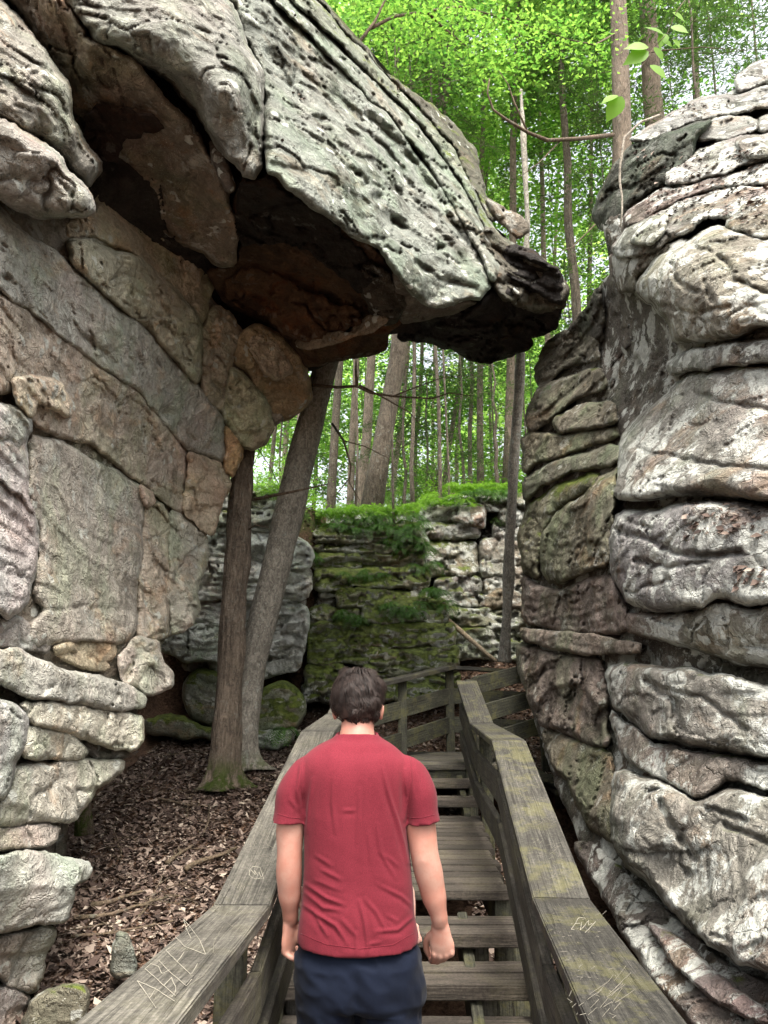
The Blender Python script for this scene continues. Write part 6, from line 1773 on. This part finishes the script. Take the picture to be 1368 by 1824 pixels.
def man():
    YC = 2.8
    feetz = Z_LAND - .12 * 6
    root = empty('person', (-.09, 2.75, feetz + .12), 'man with dark hair in a red t-shirt and navy trousers, seen from behind', 'person')
    def ring(py, xl, xr, b, Y=YC, tilt=0):
        a, c = P(xl, py, Y), P(xr, py, Y)
        return ((a.x + c.x) / 2, Y, a.z, (c.x - a.x) / 2, b, tilt)
    # ---- bare body, one skin
    body = []
    body.append(loft([ring(1690, 545, 735, .11), ring(1600, 560, 715, .095), ring(1500, 556, 715, .10), ring(1430, 548, 722, .105), ring(1380, 553, 716, .095), ring(1350, 562, 706, .078), ring(1330, 582, 690, .065), ring(1318, 598, 675, .06)]))
    nk = [P(636, 1345, 2.82), P(636, 1318, 2.83), P(637, 1295, 2.85), P(638, 1270, 2.875)]
    body.append(otube(nk, [(.080, .065), (.066, .062), (.060, .060), (.058, .062)], flat=(1, 0, 0), seg=28))
    hc = P(638, 1256, 2.88)
    tilt = Matrix.Rotation(math.radians(-12), 3, 'X')
    def H(x, y, z): return hc + tilt @ Vector((x, y, z))
    body.append(ellipsoid(H(0, 0, .012), (.076, .096, .100), tilt, 24))
    body.append(ellipsoid(H(0, .022, -.045), (.062, .078, .070), tilt, 20))
    body.append(ellipsoid(H(0, .062, -.085), (.036, .034, .028), tilt, 16))          # chin
    body.append(otube([H(0, .088, .015), H(0, .104, -.012), H(0, .112, -.030)], [.009, .011, .014], seg=12))   # nose
    body.append(otube([H(-.036, .087, .026), H(0, .095, .030), H(.036, .087, .026)], [.009, .010, .009], flat=(0, 0, 1), seg=12))   # brow
    body.append(otube([H(-.022, .086, -.058), H(0, .096, -.057), H(.022, .086, -.058)], [.006, .008, .006], flat=(0, 0, 1), seg=12))   # lips
    for sx in (-1, 1):
        body.append(ellipsoid(H(sx * .032, .080, .006), (.013, .012, .010), tilt, 10))
        body.append(ellipsoid(H(sx * .050, .066, -.022), (.018, .018, .018), tilt, 10))
        ex = H(sx * .081, -.004, -.022)
        er = Matrix.Rotation(sx * math.radians(22), 3, 'Z')
        body.append(ellipsoid(ex, (.008, .017, .031), tilt @ er, 14))
        body.append(otube([ex + Vector((sx * .006, .006, .022)), ex + Vector((sx * .011, -.012, .016)), ex + Vector((sx * .010, -.014, -.008)), ex + Vector((sx * .004, -.002, -.028))], [.004, .005, .0045, .006], flat=(0, 1, 0), seg=10))
    # arms
    la = [P(566, 1385, 2.80), P(538, 1410, 2.79), P(519, 1465, 2.785), P(516, 1520, 2.78), P(515, 1552, 2.785), P(516, 1590, 2.80), P(517, 1622, 2.82), P(517, 1640, 2.83)]
    body.append(otube(la, [.045, (.046, .050), (.050, .055), (.043, .050), (.0445, .049), (.040, .043), (.028, .034), (.026, .028)], flat=(1, 0, 0), seg=26))
    ra = [P(708, 1385, 2.80), P(736, 1410, 2.79), P(748, 1465, 2.785), P(756, 1520, 2.775), P(763, 1552, 2.78), P(772, 1592, 2.79), P(781, 1628, 2.80), P(784, 1646, 2.805)]
    body.append(otube(ra, [.045, (.048, .050), (.053, .055), (.0485, .050), (.049, .049), (.043, .043), (.030, .034), (.027, .026)], flat=(1, 0, 0), seg=26))
    # elbows
    body.append(ellipsoid(P(514, 1530, 2.758), (.026, .026, .034), None, 10)); body.append(ellipsoid(P(756, 1530, 2.752), (.028, .028, .036), None, 10))
    # right hand: back of the hand towards the viewer, knuckles out to the right, fingers curled
    wr = P(784, 1650, 2.805)
    body += hand(wr, Vector((.10, .10, -1)), Vector((.93, -.30, .10)), Vector((-.28, .95, .05)), (48, 66, 40), 1.06)
    wl = P(517, 1640, 2.83)
    body += hand(wl, Vector((.04, .10, -1)), Vector((-.55, -.83, -.02)), Vector((.85, -.45, .05)), (48, 66, 45), 1.12)
    # legs under the trousers and feet end inside the shoes
    legs = []
    for px, fy, fz, ky in ((583, 2.93, Z_LAND - .12 * 5, .06), (695, 2.66, Z_LAND - .12 * 6, .01)):
        hip = P(px, 1745, 2.80); an = Vector((hip.x * .92, fy - .06, fz + .10)); kn = (hip + an) / 2 + Vector((0, ky, 0))
        legs.append((hip, kn, an, fz))
        body.append(otube([hip + Vector((0, 0, .06)), hip - Vector((0, 0, .1)), kn + Vector((0, 0, .04)), kn - Vector((0, 0, .12)), an + Vector((0, 0, .03)), an], [.088, .085, .060, .056, .040, .038], seg=22))
        body.append(otube([an, an + Vector((0, .02, -.05)), an + Vector((0, .10, -.07)), an + Vector((0, .16, -.075))], [.036, (.036, .03), (.042, .022), (.036, .014)], flat=(1, 0, 0), seg=16))
    fuse('body', body, .0042, 3, M_SKIN, root)
    # ---- shirt
    sh = []
    sh.append(loft([ring(1669, 530, 745, .150, YC, .13), ring(1655, 531, 743, .148, YC, .09), ring(1620, 536, 738, .142), ring(1575, 540, 735, .136), ring(1530, 542, 731, .134),
                    ring(1480, 541, 726, .136), ring(1420, 538, 728, .136), ring(1380, 533, 733, .130), ring(1355, 537, 729, .116), ring(1338, 552, 713, .100, 2.805), ring(1325, 572, 697, .088, 2.81), ring(1316, 590, 682, .078, 2.82), ring(1309, 598, 674, .070, 2.825, -.1)], 48, 2.5))
    for pts, rr_ in (([P(572, 1370, 2.80), P(548, 1382, 2.795), P(524, 1412, 2.79), P(517, 1448, 2.785), P(515.5, 1463, 2.785)], 1), ([P(702, 1370, 2.80), P(726, 1382, 2.795), P(745, 1412, 2.79), P(751, 1448, 2.785), P(753, 1463, 2.785)], 1)):
        sh.append(otube(pts, [(.055, .065), (.066, .078), (.061, .078), (.056, .074), (.060, .078)], flat=(1, 0, 0), seg=30, flat_end=True))
    creases = [([(330, 1080), (430, 1130)], .5), ([(300, 1130), (420, 1180)], .4), ([(255, 1150), (350, 1215), (440, 1250)], .8), ([(250, 1190), (340, 1265), (420, 1275)], .6), ([(245, 1250), (330, 1310), (400, 1350), (460, 1440)], .9), ([(300, 1300), (360, 1400)], .6),
               ([(515, 1230), (540, 1330), (550, 1400), (555, 1480)], .9), ([(540, 1220), (600, 1290), (640, 1370)], .6), ([(500, 1390), (500, 1480)], .5), ([(600, 1150), (720, 1210), (775, 1260)], .5), ([(590, 1380), (700, 1370), (790, 1290)], .6), ([(560, 1440), (620, 1430)], .5),
               ([(395, 640), (385, 760), (400, 900)], .55), ([(515, 690), (510, 820), (500, 950)], .5), ([(625, 590), (650, 700), (700, 850), (750, 1050)], .8), ([(600, 860), (620, 1000), (690, 1120)], .5), ([(290, 640), (270, 780), (262, 900)], .5), ([(235, 560), (215, 700), (240, 830)], .8),
               ([(735, 600), (742, 720), (738, 840)], .9), ([(180, 740), (215, 790)], .5), ([(790, 600), (800, 700)], .4), ([(435, 795), (495, 797)], .4), ([(640, 1010), (700, 1060)], .4), ([(300, 1010), (380, 1060)], .4), ([(560, 900), (575, 1080)], .4), ([(430, 1320), (500, 1400)], .5), ([(650, 1300), (700, 1330)], .4)]
    def shirt_disp(co, no):
        x = co[:, 0] / co[:, 1]; zz = co[:, 2] / co[:, 1]
        # back-side pixel coordinates of each vertex, used only to lay the creases where they are on the cloth
        yy = (cS - zz * cC) / -(cC + zz * cS); py = 912 - yy * F; dy = cC - yy * cS
        pxx = 684 + x * dy * F
        d = np.zeros(len(co))
        back = np.clip(-no[:, 1] * 2.5 - .2, 0, 1)
        for ln, a in creases:
            q = [(450 + u * .3696, 1150 + v * .3696) for u, v in ln]
            best = np.full(len(co), 1e9); sgn = np.zeros(len(co)); tt = np.zeros(len(co))
            for k, ((x0, y0), (x1, y1)) in enumerate(zip(q[:-1], q[1:])):
                vx, vy = x1 - x0, y1 - y0; L = vx * vx + vy * vy
                t = ((pxx - x0) * vx + (py - y0) * vy) / L; tc = np.clip(t, 0, 1)
                ex, ey = pxx - x0 - tc * vx, py - y0 - tc * vy
                ds = np.hypot(ex, ey); m = ds < best
                best = np.where(m, ds, best); sgn = np.where(m, np.sign(vx * ey - vy * ex), sgn)
                tt = np.where(m, (k + tc) / (len(q) - 1), tt)
            env = np.sqrt(np.clip(np.sin(np.pi * np.clip(tt, .03, .97)), 0, 1))
            s = best * sgn
            d += a * .0066 * env * (np.exp(-(s / 3.2) ** 2) - .75 * np.exp(-((s - 6) / 5) ** 2) - .4 * np.exp(-((s + 6) / 5) ** 2))
        d = d * back
        low = np.clip((-.35 - co[:, 2]) / .4, 0, 1)
        d += .0045 * fbm(np.c_[co[:, 0] * 9, co[:, 1] * 9, co[:, 2] * 2.6], 3, 12) + .004 * low * fbm(np.c_[co[:, 0] * 7 + co[:, 2] * 9, co[:, 1] * 7, co[:, 2] * 14], 3, 13)
        # shoulder blades and spine hollow
        for cx in (-.075, .075):
            d += .010 * np.exp(-((co[:, 0] + .095 - cx) / .05) ** 2 - ((co[:, 2] + .27) / .09) ** 2) * back
        d -= .007 * np.exp(-((co[:, 0] + .095) / .025) ** 2) * back * np.exp(-((co[:, 2] + .45) / .22) ** 2)
        # stitched hems stand a little proud
        hemz = -.872 + .15 * (co[:, 1] - 2.8)
        return d
    shirt = fuse('t_shirt', sh, .0050, 6, M_SHIRT, root, shirt_disp)
    # stitched hem at the waist and on the sleeves, laid on the cloth
    dg = bpy.context.evaluated_depsgraph_get(); dg.update()
    def seam(pxs, r=.0011):
        q = []
        for i in range(len(pxs) - 1):
            for j in range(8):
                t = j / 8; x_, y_ = pxs[i][0] * (1 - t) + pxs[i + 1][0] * t, pxs[i][1] * (1 - t) + pxs[i + 1][1] * t
                d = Vector(rayn(x_, y_)).normalized()
                ok, loc, nn, _ = shirt.ray_cast(-Vector(root.location), d)
                if ok: q.append(loc + Vector(root.location) - d * .0003)
        if len(q) > 3:
            v, f = tube(q, r, 5); mesh_obj('seam', v, f, M_SHIRT, shirt)
    seam([(540, 1350), (536, 1390), (541, 1430), (546, 1462)], .0013); seam([(731, 1350), (735, 1390), (729, 1430), (724, 1462)], .0013)
    seam([(494, 1449), (515, 1456), (538, 1458)]); seam([(730, 1457), (755, 1456), (776, 1450)])
    seam([(536, 1663), (580, 1682), (640, 1690), (700, 1683), (740, 1660)])
    # collar rib and hem seams
    cr = []
    for k in range(29):
        a = 2 * math.pi * k / 28
        cr.append(P(636, 1309, 2.825) + Vector((.073 * math.cos(a), .067 * math.sin(a), .012 * math.sin(a) - .002)))
    v, f = tube(cr, .006, 8); mesh_obj('collar', v, f, M_SHIRT, shirt)
    bpy.data.objects[-1] if False else None
    # ---- trousers
    tr = []
    tr.append(loft([ring(1655, 548, 730, .115), ring(1690, 530, 747, .130), ring(1720, 527, 752, .140), ring(1750, 525, 757, .142), ring(1775, 526, 758, .136), ring(1790, 534, 750, .10)], 44, 2.6))
    for (hip, kn, an, fz), sx in zip(legs, (-1, 1)):
        h0 = hip + Vector((sx * .0, 0, .02))
        tr.append(otube([h0, h0 + Vector((0, 0, -.12)), kn + Vector((0, 0, .05)), kn + Vector((0, -.005, -.1)), an + Vector((0, 0, .10)), an + Vector((0, 0, -.02))], [(.110, .125), (.101, .118), (.088, .092), (.080, .085), (.070, .076), (.068, .078)], flat=(1, 0, 0), seg=30))
    def tr_disp(co, no):
        q = np.c_[co[:, 0] * 8 + co[:, 2] * 5, co[:, 1] * 7, co[:, 2] * 9]
        d = .013 * fbm(q, 3, 21)
        d += .004 * (1 - np.abs(fbm(q * 1.7, 2, 22)) * 3)
        seat = np.exp(-((co[:, 0] + .09) / .016) ** 2) * np.clip(-no[:, 1], 0, 1) * np.clip((-.86 - co[:, 2]) / .1, 0, 1)
        return d - .012 * seat
    trs = fuse('trousers', tr, .0062, 3, M_TROUSER, root, tr_disp)
    # back pocket seam, white thread
    pts = []
    th = NT('pale_thread', .8, .2); th.color((.30, .34, .42))
    for i in range(12):
        t = i / 11
        px = 700 + 34 * t; py = 1700 - 17 * t - 3 * math.sin(t * 3.1)
        pts.append(P(px, py, 2.668 + .032 * t))
    # snap the seam onto the cloth
    dg = bpy.context.evaluated_depsgraph_get(); dg.update()
    snapped = []
    for p in pts:
        d = p.normalized(); ok, loc, nn, _ = trs.ray_cast(Vector((0, 0, 0)) - trs.parent.location, d)
        snapped.append((loc + trs.parent.location - d * .0008) if ok else p)
    v, f = tube(snapped, .0011, 5); mesh_obj('pocket_seam', v, f, th.m, trs)
    # shoes
    sm = NT('dark_shoe', .6, .4); sm.color((.03, .03, .035))
    so = NT('pale_sole', .7, .3); so.color((.45, .44, .42))
    for hip, kn, an, fz in legs:
        o = fuse('shoe', [otube([an + Vector((0, -.02, -.0)), an + Vector((0, -.01, -.05)), an + Vector((0, .06, -.068)), an + Vector((0, .18, -.074))], [(.042, .048), (.044, .046), (.050, .030), (.044, .022)], flat=(1, 0, 0))], .006, 2, sm.m, root)
        v, f = loft([(an.x, fy_, fz + .004, w, .001) for fy_, w in ()] or [(an.x, an.y + .06, fz + .003, .050, .150), (an.x, an.y + .06, fz + .026, .052, .152)], 28, 3)
        mesh_obj('sole', v, f, so.m, o) if False else mesh_obj('sole', v, f, so.m, root)
    # ---- hair: a close cap plus thousands of short locks lying along it
    cap = [ellipsoid(H(0, -.006, .024), (.080, .100, .098), tilt, 24), ellipsoid(H(0, -.040, -.012), (.074, .066, .080), tilt, 20)]
    def hdisp(co, no):
        return .003 * fbm(co * 40, 3, 31)
    hairp = fuse('hair', cap, .005, 1, M_HAIR, root, None)
    # trim the cap off the face and below the nape
    import bmesh
    bm = bmesh.new(); bm.from_mesh(hairp.data)
    inv = tilt.inverted()
    dele = []
    for vtx in bm.verts:
        l = inv @ (vtx.co + root.location - hc)
        if (l.y > .035 and l.z < .062) or l.z < -.062 + (.045 if l.y > .0 else 0) or (l.y > -.02 and l.z < -.012): dele.append(vtx)
    bmesh.ops.delete(bm, geom=dele, context='VERTS'); bm.to_mesh(hairp.data); bm.free()
    rs = random.Random(12)
    V, Fc = [], []
    crownp = Vector((.012, -.030, .118))
    n = 0
    while n < 7000:
        # start on the skull
        th_ = rs.uniform(0, 2 * math.pi); u = rs.uniform(-.75, 1)
        s = math.sqrt(1 - u * u)
        l = Vector((.080 * s * math.cos(th_), .100 * s * math.sin(th_) - .006 - .004 * (u < 0), .098 * u + .024))
        if l.y > .03 and l.z < .07: continue
        if l.z < -.052 or (l.y > -.02 and l.z < -.005): continue
        n += 1
        L = rs.uniform(.026, .055) * (1.15 if l.z > 0 else .8)
        w = rs.uniform(.0009, .0020)
        nrm = Vector((l.x / .0066, (l.y + .006) / .0096, (l.z - .022) / .0096)).normalized()
        flow = (l - crownp); flow = (flow - nrm * flow.dot(nrm)).normalized()
        swirl = nrm.cross(flow)
        ph = fbm(np.array([[l.x * 26, l.y * 26, l.z * 26]]), 2, 44)[0]
        d = (flow + swirl * (.55 + 1.3 * ph) + Vector((.5 * ph, 0, -.5))).normalized()
        d = (d - nrm * d.dot(nrm)).normalized()
        lift = .007 + .027 * max(0, fbm(np.array([[l.x * 34 + 5, l.y * 34, l.z * 34]]), 2, 47)[0] + .3)
        p = l + nrm * .001
        sd = nrm.cross(d)
        base = len(V); K = 5
        for k in range(K + 1):
            t = k / K
            q = p + d * L * t + nrm * (lift * math.sin(t * 2.2) - .008 * t * t * (L / .04)) + sd * .004 * ph * math.sin(t * 3)
            q = hc + tilt @ q
            ww = w * (1 - t * .85)
            s3 = tilt @ sd
            V += [q - s3 * ww, q + (tilt @ nrm) * ww * .7, q + s3 * ww]
        for k in range(K):
            a = base + 3 * k
            Fc += [(a, a + 1, a + 4, a + 3), (a + 1, a + 2, a + 5, a + 4)]
    hl = mesh_obj('hair_locks', np.array([tuple(v) for v in V]), Fc, M_HAIR, hairp, world_coords=False)
    hl.data.transform(Matrix.Translation(-Vector(root.location)))
    hl['kind'] = 'stuff'
    for o in list(bpy.data.objects):
        if o.parent and o.parent.parent and o.parent.parent == root and o.name.startswith(('collar', 'pocket_seam', 'seam')):
            # sub-part meshes were written relative to a part at the root's origin
            o.data.transform(Matrix.Translation(-Vector(root.location)))
    return root
MAN = man()

def child():
    root = empty('person', (-.09, 3.06, -.95), 'small child carried on the man\'s front, only tiny pale bare feet showing at his waist', 'person')
    b = []
    c = Vector((-.095, 3.06, -.45))
    b.append(otube([c + Vector((0, 0, -.22)), c + Vector((0, 0, -.10)), c, c + Vector((0, 0, .08)), c + Vector((0, .0, .12))], [(.085, .08), (.09, .085), (.085, .075), (.06, .055), .04], seg=22))
    b.append(ellipsoid(c + Vector((0, .005, .21)), (.062, .072, .080), None, 18))
    b.append(ellipsoid(c + Vector((0, .078, .195)), (.010, .010, .010), None, 8))
    for s in (-1, 1):
        b.append(ellipsoid(c + Vector((s * .063, 0, .20)), (.008, .014, .018), None, 8))
        sh = c + Vector((s * .075, .01, .06))
        b.append(otube([sh, sh + Vector((s * .02, .07, -.06)), sh + Vector((-s * .02, .13, -.05))], [.028, .024, .017], seg=12))
        for k in range(4):
            q = sh + Vector((-s * (.02 + .008 * k - .012), .14, -.05)); b.append(otube([q, q + Vector((-s * .004, .022, -.006)), q + Vector((-s * .006, .034, -.016))], [.006, .005, .004], seg=8))
    # legs wrap round the man's sides, the feet peep out
    lf = P(540, 1606, 2.99); rf = P(738, 1652, 2.99)
    for s, ft, tip in ((-1, lf, P(531, 1583, 2.97)), (1, rf, P(744, 1678, 2.97))):
        hip = c + Vector((s * .05, .0, -.20))
        kn = Vector((ft.x - s * .04, ft.y + .05, (hip.z + ft.z) / 2 + .03))
        b.append(otube([hip, kn, ft + Vector((-s * .018, .012, -.02)), ft], [.045, .036, .024, .020], seg=14))
        d = (tip - ft)
        b.append(otube([ft, ft + d * .5, ft + d * .85], [(.014, .013), (.016, .011), (.014, .008)], flat=(.8, 0, .6), seg=14))
        side = Vector((.8, 0, .6)); side = (side - d.normalized() * side.dot(d.normalized())).normalized()
        for k in range(5):
            q = ft + d * .75 + side * (k - 2) * .0068
            b.append(otube([q, q + d * .2, q + d * (.36 - .04 * abs(k - 1.5))], [.0046, .0044, .0038], seg=8))
    fuse('body', b, .0032, 1, M_BABY, root)
    dp = NT('pale_child_clothes', .9, .2); dp.color((.55, .5, .47))
    fuse('romper', [otube([c + Vector((0, 0, -.235)), c + Vector((0, 0, -.10)), c, c + Vector((0, 0, .08))], [(.095, .09), (.097, .09), (.092, .082), (.068, .062)], seg=22)], .007, 2, dp.m, root)
child()
